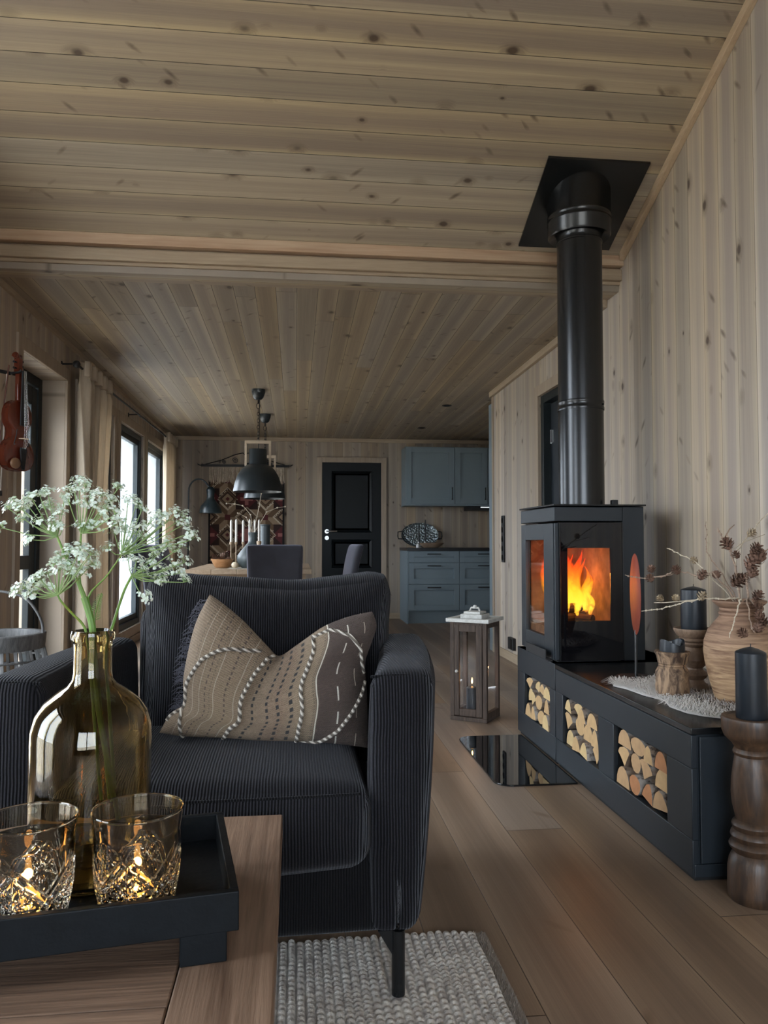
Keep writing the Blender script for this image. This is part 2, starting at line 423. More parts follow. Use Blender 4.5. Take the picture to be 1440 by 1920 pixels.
M_sash = simple('window_sash', (.012, .020, .024), .4, 0, .05)
M_outer = simple('pale_outer_frame', (.68, .72, .75), .5, 0, .05)
def window(i, y0, y1, z0, z1, mull=False, deep=.015):
    w = bpy.data.objects.new('window_%d' % i, None); COL.objects.link(w); w['kind'] = 'structure'; OFF[w.name] = Vector((0, 0, 0))
    casing('casing', y0, y1, z0, z1, parent=w)
    xf = XL-deep
    fr = MB(); f = .055
    for a in ((y0, y0+f, z0, z1), (y1-f, y1, z0, z1), (y0+f, y1-f, z0, z0+f), (y0+f, y1-f, z1-f, z1)):
        fr.box(xf-.07, a[0], a[2], xf, a[1], a[3])
    struct('frame', fr, M_sash, w, smooth=0, bevel=.004)
    s = MB(); g = .05
    for a in ((y0+f, y0+f+g, z0+f, z1-f), (y1-f-g, y1-f, z0+f, z1-f), (y0+f+g, y1-f-g, z0+f, z0+f+g), (y0+f+g, y1-f-g, z1-f-g, z1-f)):
        s.box(xf-.06, a[0], a[2], xf-.015, a[1], a[3])
    s.box(xf-.055, y0+f+g, z0+.36*(z1-z0)-.02, xf-.02, y1-f-g, z0+.36*(z1-z0)+.02)
    struct('sash', s, M_sash, w, smooth=0, bevel=.003)
    struct('pane', MB().box(xf-.042, y0+f+g, z0+f+g, xf-.036, y1-f-g, z1-f-g), M_pane, w, smooth=0)
    o = MB(); h = .07
    for a in ((y0-h, y0+.03, z0-h, z1+h), (y1-.03, y1+h, z0-h, z1+h), (y0+.03, y1-.03, z0-h, z0+.03), (y0+.03, y1-.03, z1-.03, z1+h)):
        o.box(XL-.335, a[0], a[2], XL-.301, a[1], a[3])
    for a in ((y0+.001, y0+.03, z0+.001, z1-.001), (y1-.03, y1-.001, z0+.001, z1-.001), (y0+.03, y1-.03, z0+.001, z0+.03), (y0+.03, y1-.03, z1-.03, z1-.001)):
        o.box(XL-.301, a[0], a[2], xf-.072, a[1], a[3])
    for a in ((y1-.055, y1-.03, z0+.03, z1-.03), (y0+.03, y1-.055, z1-.055, z1-.03), (y0+.03, y0+.055, z0+.03, z1-.055)):
        o.box(XL-.19, a[0], a[2], xf-.072, a[1], a[3])
    struct('outer_frame', o, M_outer, w, smooth=0)
for i, (a, bb, z0, z1) in enumerate(OPEN[3:]): window(i+1, a, bb, z0, z1)

# glass door (door_2) behind the violin: pine reveal, dark frame, tall pane with a lock rail
d = bpy.data.objects.new('door_2', None); COL.objects.link(d); d['kind'] = 'structure'; OFF[d.name] = Vector((0, 0, 0))
a, bb, z0, z1 = OPEN[2]
casing('casing', a, bb, 0, z1, parent=d, sill=False)
fr = MB(); xf = XL-.15
for q in ((a, a+.06, 0, z1), (bb-.075, bb, 0, z1), (a+.06, bb-.075, z1-.07, z1), (a+.06, bb-.075, 0, .04)):
    fr.box(xf-.06, q[0], q[2], xf, q[1], q[3])
struct('frame', fr, M_doorframe, d, smooth=0, bevel=.004)
lf = MB()
for q in ((a+.07, a+.17, .05, z1-.08), (bb-.185, bb-.085, .05, z1-.08), (a+.17, bb-.185, .05, .2), (a+.17, bb-.185, z1-.2, z1-.08), (a+.17, bb-.185, .82, .91)):
    lf.box(xf-.05, q[0], q[2], xf-.008, q[1], q[3])
struct('door_leaf', lf, M_doorframe, d, smooth=0, bevel=.004)
struct('pane', MB().box(xf-.033, a+.17, .2, xf-.027, bb-.185, z1-.2), M_pane, d, smooth=0)

# near sliding glazing (outside the frame, gives the room its daylight) and the rear window
for k, (a, bb, z0, z1) in enumerate(OPEN[:2]):
    w = bpy.data.objects.new('window_%d' % (4+2*k), None); COL.objects.link(w); w['kind'] = 'structure'; OFF[w.name] = Vector((0, 0, 0))
    fr = MB()
    for q in ((a, a+.08, z0, z1), (bb-.08, bb, z0, z1), (a+.08, bb-.08, z0, z0+.08), (a+.08, bb-.08, z1-.08, z1), (a+.08, bb-.08, 2.02, 2.10)): fr.box(XL-.16, q[0], q[2], XL-.09, q[1], q[3])
    if k == 0: fr.box(XL-.16, (a+bb)/2-.05, z0+.08, XL-.09, (a+bb)/2+.05, z1-.08)
    struct('frame', fr, M_sash, w, smooth=0)
    struct('pane', MB().box(XL-.13, a+.08, z0+.08, XL-.125, bb-.08, z1-.08), M_pane, w, smooth=0)
    casing('casing', a, bb, z0, z1, parent=w)
w = bpy.data.objects.new('window_5', None); COL.objects.link(w); w['kind'] = 'structure'; OFF[w.name] = Vector((0, 0, 0))
fr = MB()
for q in ((-1.2, -1.12, .3, 2.4), (1.32, 1.4, .3, 2.4), (-1.12, 1.32, .3, .38), (-1.12, 1.32, 2.32, 2.4), (.05, .15, .38, 2.32)): fr.box(q[0], YR-.08, q[2], q[1], YR-.02, q[3])
struct('frame', fr, M_sash, w, smooth=0)
struct('pane', MB().box(-1.12, YR-.055, .38, 1.32, YR-.05, 2.32), M_pane, w, smooth=0)

# trims and baseboards
m = MB()
ya, yb_ = 4.02, .2
n = 2
for (dx, dz0, dz1) in ((0.030, -.045, 0.0),):
    m.prism([(ya, roof(ya)+dz0), (ya, roof(ya)+dz1), (yb_, roof(yb_)+dz1), (yb_, roof(yb_)+dz0)], 'X', XR-dx, XR)
struct('trim_1', m, wood('pale_pine_trim', (.42, .30, .19), (.55, .42, .28), 'Y', 6, .06, .5), smooth=0, bevel=.003)
m = MB().prism([(4.26, low(4.26)-.052), (4.26, low(4.26)), (6.92, low(6.92)), (6.92, low(6.92)-.052)], 'X', XR-.03, XR)
struct('trim_2', m, M_trim, smooth=0, bevel=.003)
struct('trim_3', MB().box(XL, YB-.022, low(YB)-.05, 3.2, YB, low(YB)), M_trimX, smooth=0, bevel=.003)
struct('trim_4', MB().prism([(4.26, low(4.26)-.03), (4.26, low(4.26)), (YB, low(YB)), (YB, low(YB)-.03)], 'X', XL, XL+.02), M_trim, smooth=0)
m = MB().box(XR-.014, -2.9, 0, XR, 4.55, .075).box(XR-.014, 5.61, 0, XR, 6.9, .075)
struct('baseboard_right', m, M_trim, smooth=0, bevel=.003)
struct('baseboard_back', MB().box(XL, YB-.014, 0, .24, YB, .075).box(1.2, YB-.014, 0, 1.36, YB, .075), M_trimX, smooth=0, bevel=.003)
struct('baseboard_left', MB().box(XL, 5.62, 0, XL+.014, YB, .075).box(XL, 3.44, 0, XL+.014, 4.57, .075), M_trim, smooth=0, bevel=.003)
struct('trim_corner', MB().box(XR-.012, 6.86, .0, XR+.03, 6.905, low(6.9)-.052), M_trimZ, smooth=0, bevel=.003)

# back door (door_1): dark three-panel leaf in a pine casing
d = bpy.data.objects.new('door_1', None); COL.objects.link(d); d['kind'] = 'structure'; OFF[d.name] = Vector((0, 0, 0))
X0, X1, ZT = .335, 1.105, 2.03
m = MB(); w_ = .068
m.box(X0-w_, YB-.03, 0, X0, YB, ZT+w_); m.box(X1, YB-.03, 0, X1+w_, YB, ZT+w_); m.box(X0, YB-.03, ZT, X1, YB, ZT+w_)
struct('casing', m, M_trimZ, d, smooth=0, bevel=.004)
yf = YB-.012
panels = [(1.12, 1.92), (.66, 1.03), (.22, .57)]
m = MB(); st = .12
m.box(X0, yf, 0, X0+st, YB, ZT); m.box(X1-st, yf, 0, X1, YB, ZT)
zs = [0]+[v for p in reversed(panels) for v in p]+[ZT]
for k in range(0, len(zs), 2): m.box(X0+st, yf, zs[k], X1-st, YB, zs[k+1])
struct('door_leaf', m, M_doorblk, d, smooth=0)
for p0, p1 in panels:
    m = MB(); xa, xb = X0+st, X1-st; e = .035; r = .03
    # moulding ring sloping in, raised field
    def ring(o0, y0, o1, y1):
        P = [(xa+o0, y0, p0+o0), (xb-o0, y0, p0+o0), (xb-o0, y0, p1-o0), (xa+o0, y0, p1-o0), (xa+o1, y1, p0+o1), (xb-o1, y1, p0+o1), (xb-o1, y1, p1-o1), (xa+o1, y1, p1-o1)]
        m.add(P, [(k, (k+1) % 4, (k+1) % 4+4, k+4) for k in range(4)])
    ring(0, yf, .006, yf-.012); ring(.006, yf-.012, e, yf+.008); ring(e, yf+.008, e+.02, yf+.008)
    m.add([(xa+e, yf+.008, p0+e), (xb-e, yf+.008, p0+e), (xb-e, yf+.008, p1-e), (xa+e, yf+.008, p1-e)], [(0, 1, 2, 3)])
    struct('panel', m, M_doorblk, d, smooth=0)
hx, hz = X0+.062, 1.135
m = MB().tube([(hx, yf, hz), (hx, yf-.012, hz)], .028, 20).tube([(hx, yf, hz), (hx, yf-.055, hz), (hx+.02, yf-.06, hz), (hx+.13, yf-.06, hz)], .009, 8)
m.tube([(hx, yf, hz-.085), (hx, yf-.01, hz-.085)], .027, 20).box(hx-.004, yf-.014, hz-.105, hx+.004, yf-.009, hz-.075)
struct('door_handle', m, M_chrome, d)

# dark doorway in the right wall (door_3)
d = bpy.data.objects.new('door_3', None); COL.objects.link(d); d['kind'] = 'structure'; OFF[d.name] = Vector((0, 0, 0))
casing('casing', 4.64, 5.52, 0, 2.08, x=XR, parent=d, sill=False, sgn=-1, w=.08, t=.02)
m = MB(); m.box(XR+.005, 5.46, 0, XR+.12, 5.52, 2.08).box(XR+.005, 4.64, 0, XR+.12, 4.70, 2.08).box(XR+.005, 4.70, 2.02, XR+.12, 5.46, 2.08)
struct('door_frame', m, M_doorframe, d, smooth=0, bevel=.003)
m = MB().box(XR+.06, 4.70, .01, XR+.10, 5.455, 2.015)
struct('door_leaf', m, M_steel, d, smooth=0, bevel=.003)
m = MB()
for z in (1.77, .25): m.tube([(XR+.058, 5.44, z-.05), (XR+.058, 5.44, z+.05)], .009, 10).box(XR+.05, 5.40, z-.045, XR+.061, 5.44, z+.045)
struct('hinge', m, M_chrome, d, smooth=0)

# ---------------------------------------------------------------- outdoors seen through the glass
M_bounce = simple('pale_bounce_ground', (.46, .43, .38), .95, 0, .3, 1.2)  # ground coloured pale to bounce skylight up to the ceilings
struct('ground', MB().box(-60, -40, -.4, 40, 90, -.3), M_bounce, smooth=0)
M_needle = simple('spruce_needles', (.018, .040, .045), .9, 0, .4, 5, .4, 20)
def spruce(x, y, h):
    t = thing('spruce_tree', 'dark bluish spruce tree outside beyond the windows', 'tree', (x, y, -.3), rnd.random()*6, group='spruces outside the windows', world=False)
    m = MB(); N = 11
    for i in range(N):
        z0 = h*(.08+.86*i/N); r = h*.20*(1-i/N)+.12; k = 14; P = []; F = []
        for j in range(k):
            a = 2*PI*j/k; rr = r*(1.0 if j % 2 else .68)*(.85+.3*rnd.random())
            P.append((rr*math.cos(a), rr*math.sin(a), z0-h*.035*rnd.random()))
        P.append((0, 0, z0+h*.16)); P.append((0, 0, z0))
        for j in range(k): F += [(j, (j+1) % k, k), ((j+1) % k, j, k+1)]
        m.add(P, F)
    m.build('foliage', M_needle, t, smooth=0)
    MB().tube([(0, 0, 0), (0, 0, h*.9)], [.14*h/8, .02], 8).build('trunk', M_darkwood, t)
for x, y, h in ((-4.72, 20.6, 4.8), (-7.3, 32.5, 7), (-11.5, 29, 9), (-12.5, 43, 11)): spruce(x, y, h)
# ---------------------------------------------------------------- log benches under the stove
BX, BT = 1.163, .45
SLOT = (.122, .330)
def bench(t, y0, y1, slots, end=False):
    m = MB(); pt = .02; zt = BT-(.0 if not end else .022)
    # front panel with openings
    edges = [y0]+[v for s in sorted(slots) for v in s]+[y1]
    m.box(BX, y0, .015, BX+pt, y1, SLOT[0]); m.box(BX, y0, SLOT[1], BX+pt, y1, zt)
    for k in range(0, len(edges), 2): m.box(BX, edges[k], SLOT[0], BX+pt, edges[k+1], SLOT[1])
    m.build('front_panel', M_steel, t, bevel=.0025)
    m = MB()
    m.box(BX+pt, y0+.004, .015, XR-.03, y0+.024, zt); m.box(BX+pt, y1-.024, .015, XR-.03, y1-.004, zt); m.box(XR-.05, y0+.024, .015, XR-.03, y1-.024, zt)
    m.box(BX+pt, y0+.024, .016, XR-.05, y1-.024, .03)
    m.build('carcass', M_steel, t, smooth=0)
    m = MB()
    for a, b in sorted(slots):
        m.box(BX+pt, a-.012, SLOT[0]-.012, XR-.08, b+.012, SLOT[0]); m.box(BX+pt, a-.012, SLOT[1], XR-.08, b+.012, SLOT[1]+.012)
        m.box(BX+pt, a-.012, SLOT[0], XR-.08, a, SLOT[1]); m.box(BX+pt, b, SLOT[0], XR-.08, b+.012, SLOT[1]); m.box(XR-.08, a-.012, SLOT[0]-.012, XR-.07, b+.012, SLOT[1]+.012)
    m.build('log_niche', M_black, t, smooth=0)
    MB().box(BX+.012, y0+.012, 0, XR-.04, y1-.012, .016).build('plinth', M_black, t, smooth=0)
    if end:
        MB().box(BX-.002, y0-.004, zt+.002, XR-.028, y1, BT).build('top_plate', M_steelsat, t, bevel=.002)
        m = MB().box(BX+.024, y0-.006, .055, XR-.035, y0+.002, zt-.004).box(BX+.004, y0-.004, .015, XR-.035, y0+.002, .052)
        m.build('end_panel', M_steel, t, smooth=0, bevel=.002)
    else:
        MB().box(BX, y0, zt, XR-.03, y1, zt+.0).build('top_plate', M_steel, t, smooth=0)
t = thing('log_bench', 'black steel log box under the stove with one niche of firewood', 'log bench', (BX, 3.385, 0))
bench(t, 3.385, 3.975, [(3.457, 3.857)])
t = thing('log_bench', 'long black steel bench with two firewood niches and hide on top', 'log bench', (BX, 2.18, 0))
bench(t, 2.18, 3.378, [(2.335, 2.745), (2.888, 3.287)], True)

# firewood
M_cutA = simple('birch_cut_pale', (.66, .47, .24), .7, 0, .12, 20)
def cutmat(name, c):
    t = NT(name); x, y, z, v = t.xyz()
    d = t.noise(t.vec(t.mth('MULTIPLY', x, 2.0), y, z), 30.0, 5.0, .6)
    return t.pbr(t.mix(t.mr(d, .35, .7), tuple(q*.82 for q in c), c), .75, 0, t.bump(d, .3, .003))
CUT = [cutmat('cut_birch_cream', (.70, .50, .24)), cutmat('cut_birch_honey', (.62, .40, .19)), cutmat('cut_birch_tan', (.55, .34, .17)), cutmat('cut_alder_orange', (.50, .22, .09))]
t_ = NT('birch_bark'); x_, y_, z_, v_ = t_.xyz()
b1 = t_.noise(t_.vec(t_.mth('MULTIPLY', x_, .8), y_, z_), 38.0, 5.0, .65); b2 = t_.noise(v_, 14.0, 2.0)
col_ = t_.mix(t_.mr(b2, .42, .6), (.42, .38, .34), (.26, .185, .13)); col_ = t_.mix(t_.mr(b1, .52, .66), col_, (.045, .032, .025))
M_bark = t_.pbr(col_, .85, 0, t_.bump(b1, .6, .006))
def logshape(kind, w, h):
    if kind == 0:   # half round
        return [(w/2*math.cos(a), -h/2+h*math.sin(a)) for a in [PI*k/9 for k in range(10)]]
    if kind == 1:   # wedge point up
        return [(-w/2, -h/2), (w/2, -h/2), (w*.40, -h*.1), (w*.22, h*.33), (0, h/2), (-w*.24, h*.30), (-w*.42, -.12*h)]
    if kind == 2:   # quarter, point down
        return [(0, -h/2), (w*.3, -h*.05), (w/2, h*.22), (w*.33, h*.43), (0, h/2), (-w*.34, h*.42), (-w/2, h*.2), (-w*.28, -h*.06)]
    return [(w/2*math.cos(a)*(1+.06*math.sin(3*a)), h/2*math.sin(a)) for a in [2*PI*k/12 for k in range(12)]]
LOGN = ['half-round', 'wedge-shaped', 'quarter-split', 'round']
rl = random.Random(3)
def firewood(y0, y1, z0, z1, rows, where, cset, grp):
    n = 0
    for ri, row in enumerate(rows):
        zb = z0+.002+(z1-z0-.004)*sum(r[0] for r in rows[:ri])/1.0; hh = (z1-z0-.004)*row[0]
        yy = y1-.006
        for ci, (frac, kind, ang) in enumerate(row[1]):
            w = (y1-y0-.012)*frac; n += 1
            sh = logshape(kind, w*.97, hh*.97); a = math.radians(ang)
            sh = [(p[0]*math.cos(a)-p[1]*math.sin(a), p[0]*math.sin(a)+p[1]*math.cos(a)) for p in sh]
            mnx = min(p[0] for p in sh); mxx = max(p[0] for p in sh); mny = min(p[1] for p in sh); mxy = max(p[1] for p in sh)
            sh = [((p[0]-(mnx+mxx)/2)/(mxx-mnx)*w*.97, (p[1]-mny)/(mxy-mny)*hh*.97) for p in sh]
            yc = yy-w/2; yy -= w
            xf = BX-.004+rl.random()*.028+.006*(3-ci)*0; xe = xf+.40
            k = len(sh); m = MB()
            pts0 = [(xf, yc-p[0], zb+p[1]) for p in sh]; pts1 = [(xe, yc-p[0]*.95, zb+p[1]*.96) for p in sh]
            mid = [(xf+.2, yc-p[0]*.99, zb+p[1]*.985) for p in sh]
            m.add(pts0, [tuple(range(k))]); m.add(pts1, [tuple(range(k-1, -1, -1))])
            m.mi = 1; m.add(pts0+mid+pts1, [(i, (i+1) % k, (i+1) % k+k, i+k) for i in range(k)]+[(i+k, (i+1) % k+k, (i+1) % k+2*k, i+2*k) for i in range(k)])
            cm = CUT[cset[rl.randrange(len(cset))]]
            pos = ['bottom', 'middle', 'top'][min(2, ri if len(rows) == 3 else ri*2)]
            order = ['first', 'second', 'third', 'fourth', 'fifth', 'sixth'][ci]
            single('firewood_log', m, [cm, M_bark], '%s split log, %s from the stove end in the %s row of the %s niche' % (LOGN[kind], order, pos, where), 'log', grp, smooth=40)
firewood(3.457, 3.857, SLOT[0], SLOT[1], [(.34, [(.27, 1, 0), (.2, 1, 5), (.27, 3, 20), (.24, 0, 0)]), (.34, [(.25, 0, 12), (.2, 2, -20), (.27, 3, 10), (.2, 1, 0)]), (.28, [(.3, 2, 8), (.2, 2, 30), (.22, 1, -12), (.26, 0, 0)])], 'far', [0, 0, 1], 'firewood in the far niche')
firewood(2.888, 3.287, SLOT[0], SLOT[1], [(.33, [(.27, 0, 0), (.25, 1, 6), (.22, 1, -8), (.22, 2, 0)]), (.36, [(.24, 2, -14), (.27, 3, 0), (.27, 0, 0), (.2, 1, 0)]), (.28, [(.2, 1, -6), (.26, 2, 10), (.24, 1, 0), (.28, 0, 0)])], 'middle', [0, 1, 1], 'firewood in the middle niche')
firewood(2.335, 2.745, SLOT[0], SLOT[1], [(.34, [(.28, 0, 0), (.22, 3, 0), (.2, 1, -14), (.28, 1, 10)]), (.34, [(.25, 2, 8), (.2, 3, 0), (.24, 2, -18), (.3, 0, 0)]), (.3, [(.28, 0, 0), (.3, 3, 0), (.18, 1, 0), (.22, 0, 0)])], 'near', [1, 2, 2, 3], 'firewood in the near niche')

# glass hearth plate
m = MB(); pts = []
for cx, cy, a0 in ((.89, 3.17, 180), (.89, 3.83, 90)):
    for k in range(7):
        a = math.radians(a0+(90*k/6 if a0 == 180 else -90*k/6+90)); pts.append((cx+.07*math.cos(a), cy+.07*math.sin(a)))
p1 = [(.89+.07*math.cos(math.radians(a)), 3.17+.07*math.sin(math.radians(a))) for a in range(180, 271, 15)]
p2 = [(.89+.07*math.cos(math.radians(a)), 3.83+.07*math.sin(math.radians(a))) for a in range(90, 181, 15)]
m.prism(p1+[(BX-.004, 3.10), (BX-.004, 3.90)]+p2, 'Z', .0005, .008)
single('hearth_plate', m, simple('smoked_floor_glass', (.006, .007, .008), .02, 0, 0), 'black glass floor plate lying in front of the log bench', 'floor plate', smooth=0, bevel=.0015)

# ---------------------------------------------------------------- stove
SX0, SX1, SY0, SY1, SZ0, SZ1 = 1.168, 1.598, 3.39, 3.915, .452, 1.172
t = thing('wood_stove', 'black steel wood stove burning with an orange fire behind glass', 'stove', (1.38, 3.65, SZ0))
MB().box(SX0-.006, SY0-.008, SZ1-.008, SX1+.006, SY1+.004, SZ1).build('top_plate', M_steelsat, t, bevel=.0015)
band = MB()
band.box(SX0, SY0, SZ1-.078, SX1-.105, SY1, SZ1-.012)
band.build('top_band', M_steel, t, bevel=.003)
MB().box(SX1-.103, SY0+.006, SZ0+.004, SX1, SY1, SZ1-.010).build('side_panel', M_steel, t, bevel=.003)
MB().box(SX0+.02, SY0+.03, SZ0, SX1-.11, SY1-.01, SZ0+.02).build('base', M_black, t, smooth=0)
MB().box(SX0+.02, SY1-.022, SZ0+.02, SX1-.106, SY1, SZ1-.08).build('back_panel', M_steel, t, smooth=0)
# front glass with clear window
gx0, gx1, gz0, gz1 = SX0+.030, SX1-.110, SZ0+.008, SZ1-.084
wx0, wx1, wz0, wz1 = 1.229, 1.432, .640, .972
m = MB(); ya, yb = SY0, SY0+.006
m.box(gx0, ya, gz0, wx0, yb, gz1); m.box(wx1, ya, gz0, gx1, yb, gz1); m.box(wx0, ya, gz0, wx1, yb, wz0); m.box(wx0, ya, wz1, wx1, yb, gz1)
g = m.build('glass_front', M_blkglass, t, smooth=0)
MB().box(wx0, ya+.001, wz0, wx1, yb-.001, wz1).build('pane', M_stovepane, g, smooth=0)
m = MB()
for q in ((SX0+.022, SX0+.028), (gx1+.001, gx1+.006)): m.box(q[0], SY0-.002, gz0, q[1], SY0+.012, gz1)
m.build('glass_edge', M_steelsat, t, smooth=0)
# door with its own window on the room side
dy0, dy1, dz0, dz1 = SY0+.022, SY1-.006, SZ0+.012, SZ1-.086
vy0, vy1, vz0, vz1 = 3.545, 3.835, .556, 1.008
m = MB(); xa, xb = SX0, SX0+.022
m.box(xa, dy0, dz0, xb, vy0, dz1); m.box(xa, vy1, dz0, xb, dy1, dz1); m.box(xa, vy0, dz0, xb, vy1, vz0); m.box(xa, vy0, vz1, xb, vy1, dz1)
m.box(xa+.004, SY0+.004, dz0, xb, dy0-.004, dz1)
dr = m.build('door', M_steel, t, smooth=0, bevel=.002)
MB().box(xa+.012, vy0, vz0, xa+.016, vy1, vz1).build('pane', M_stovepane, dr, smooth=0)
h = MB(); h.box(xa-.030, 3.44, .462, xa-.026, 3.74, .505).box(xa-.028, 3.44, .460, xa+.002, 3.455, .466).box(xa-.028, 3.725, .460, xa+.002, 3.74, .466).box(xa-.03, 3.40, .458, xa-.008, 3.44, .463)
h.build('handle', M_black, dr, smooth=0, bevel=.001)
# firebox of light refractory brick, open to both windows
M_fire_brick = simple('firebrick', (.22, .13, .08), .9, 0, .6, 14, .4, 60)
m = MB()
m.box(1.205, 3.86, .60, 1.47, 3.875, 1.03); m.box(1.455, 3.42, .60, 1.47, 3.86, 1.03); m.box(1.205, 3.415, .595, 1.47, 3.875, .61); m.box(1.205, 3.415, 1.02, 1.47, 3.875, 1.035)
m.box(1.195, 3.41, .55, 1.48, 3.88, .595)
m.build('firebox', M_fire_brick, t, smooth=0)
m = MB().box(1.46, 3.41, .56, 1.48, 3.425, 1.04)
m.build('firebox_rail', M_chrome, t, smooth=0)
# flames: tapering bent tongues
f_ = NT('flame'); x_, y_, z_, v_ = f_.xyz()
k_ = f_.noise(v_, 22.0, 3.0, .6, dist=1.5)
hgt = f_.mr(f_.mth('ADD', z_, f_.mth('MULTIPLY', f_.mth('SUBTRACT', k_, .5), .16)), .17, .47)
cc = f_.ramp(hgt, [(0.0, (1.0, .17, .02)), (.22, (1.0, .60, .05)), (.5, (1.0, .42, .02)), (.72, (1.0, .14, .01)), (1.0, (.75, .04, .01))])
lw = f_.n('LayerWeight', None, 1, Blend=.45)
al = f_.mth('MULTIPLY', f_.mr(f_.mth('SUBTRACT', 1.0, lw), .25, .95), f_.mr(k_, .34, .62, .12, .75))
em = f_.n('Emission', None, 0, Color=cc, Strength=2.3); tr = f_.n('BsdfTransparent', None, 0)
M_flame = f_.shader(f_.n('MixShader', None, 0, i0=al, i1=tr, i2=em))
rf = random.Random(11)
for fx, fy, fz, hh, ww in ((1.30, 3.60, .66, .28, .035), (1.275, 3.66, .66, .33, .04), (1.335, 3.68, .66, .30, .045), (1.36, 3.60, .67, .25, .035), (1.39, 3.72, .66, .30, .045), (1.31, 3.76, .67, .33, .05), (1.36, 3.79, .67, .34, .05), (1.265, 3.56, .655, .16, .025), (1.405, 3.62, .66, .18, .03), (1.33, 3.54, .65, .14, .022), (1.29, 3.72, .66, .22, .05), (1.30, 3.80, .67, .33, .075), (1.38, 3.82, .67, .33, .075), (1.36, 3.64, .65, .15, .03), (1.415, 3.68, .66, .22, .03), (1.27, 3.60, .68, .30, .035), (1.40, 3.56, .65, .13, .022)):
    pts = []; rs = []; ph = rf.random()*6
    for i in range(15):
        q = i/14; pts.append((fx+.028*math.sin(ph+q*5)*q, fy+.02*math.cos(ph*1.7+q*4)*q, fz+hh*q)); rs.append(max(.001, ww*(math.sin(PI*min(1, q*.85+.12)))**1.3*(1-q*.55)))
    MB().tube(pts, rs, 12).build('flame', M_flame, t, smooth=180)
# burning logs in the firebox
M_char = simple('charred_log', (.05, .025, .015), .95, 0, .5, 30, .8, 40)
for pts in ([(1.25, 3.56, .632), (1.42, 3.70, .634)], [(1.41, 3.55, .632), (1.26, 3.76, .634)], [(1.29, 3.62, .676), (1.39, 3.66, .68)]):
    MB().tube([pts[0], tuple((a+b)/2 for a, b in zip(*pts)), pts[1]], [.02, .024, .021], 10).build('burning_log', M_char, t)
l = bpy.data.lights.new('fire_glow', 'POINT'); l.energy = FIRE; l.color = (1.0, .36, .08); l.shadow_soft_size = .05
o = bpy.data.objects.new('fire_glow', l); COL.objects.link(o); o.location = (1.32, 3.62, .80)

# flue
t = thing('flue_pipe', 'black steel flue pipe rising from the stove to the ceiling plate', 'flue pipe', (1.418, 3.70, SZ1))
PX, PY = 1.418, 3.70
def rf_z(x, y): return roof(y)
MB().lathe([(.111, SZ1), (.111, 1.70)], (PX, PY, 0), 48, cap=False).build('lower_pipe', M_steelsat, t)
m = MB().lathe([(.1135, 1.655), (.1145, 1.66), (.1145, 1.668), (.1125, 1.672), (.1125, 1.688), (.1145, 1.692), (.1145, 1.698), (.1135, 1.702)], (PX, PY, 0), 48, cap=False)
for a in (230, 320): m.tube([(PX+.110*math.cos(math.radians(a)), PY+.110*math.sin(math.radians(a)), 1.68), (PX+.118*math.cos(math.radians(a)), PY+.118*math.sin(math.radians(a)), 1.68)], .004, 8)
m.build('joint_ring', M_steelsat, t)
MB().lathe([(.111, 1.70), (.111, 2.50), (.1135, 2.502), (.1135, 2.51), (.110, 2.514), (.110, 2.535), (.1135, 2.54), (.1135, 2.548), (.11, 2.55), (.11, 2.9)], (PX, PY, 0), 48, cap=False).build('upper_pipe', M_steelsat, t)
# wide collar, top cut along the slope
def collar(u, v):
    a = 2*PI*u; prof = [(.112, 2.555), (.150, 2.535), (.156, 2.545), (.156, 2.60), (.1585, 2.604), (.1585, 2.612), (.156, 2.616), (.156, 2.628), (.1585, 2.632), (.1585, 2.64), (.156, 2.644), (.156, None)]
    r, z = prof[int(round(v*(len(prof)-1)))]; x = PX+r*math.cos(a); y = PY+r*math.sin(a)
    if z is None: z = max(2.645, roof(y)-.006)
    else: z = min(z, roof(y)-.008) if r > .113 else z
    return (x, y, z)
MB().grid(collar, 56, 12, wrap=True).build('collar', M_steelsat, t)
m = MB(); P = [(1.19, 3.49), (1.70, 3.49), (1.70, 3.995), (1.19, 3.995)]
m.add([(x, y, roof(y)-.012) for x, y in P]+[(x, y, roof(y)-.001) for x, y in P], [(0, 1, 2, 3), (7, 6, 5, 4)]+[(k, k+4, (k+1) % 4+4, (k+1) % 4) for k in range(4)])
m.build('ceiling_plate', M_steelsat, t, smooth=0)
MB().box(1.535, 3.60, SZ1, 1.565, 3.63, SZ1+.033).build('damper_knob', M_black, t, bevel=.003)

# ---------------------------------------------------------------- things on the bench
# disc on a stand
t = thing('metal_disc_stand', 'upright fire-reddened metal disc on a thin black stand beside the stove', 'ornament', (1.362, 2.98, BT))
MB().lathe([(.002, 0), (.080, 0), (.083, .004), (.080, .008), (.002, .009)], (1.362, 2.98, BT), 32).build('base', M_iron, t)
MB().tube([(1.362, 2.98, BT+.005), (1.362, 2.98, .645)], .0055, 10).build('pole', M_steelsat, t)
bd = math.radians(17.5); dx, dy = math.sin(bd), math.cos(bd)
M_disc = simple('fire_tinted_disc', (.22, .036, .016), .55, .2, .3, 12)  # orange-red base colour stands in for firelight reflected by the disc
Q = Matrix.Translation((1.362, 2.98, .79)) @ Matrix.Rotation(-bd, 4, 'Z') @ Matrix.Rotation(PI/2, 4, 'Y')
m = MB().lathe([(.001, -.002), (.16, -.002), (.163, 0), (.16, .002), (.001, .002)], (0, 0, 0), 48)
m.build('disc', M_disc, t, M=Q)
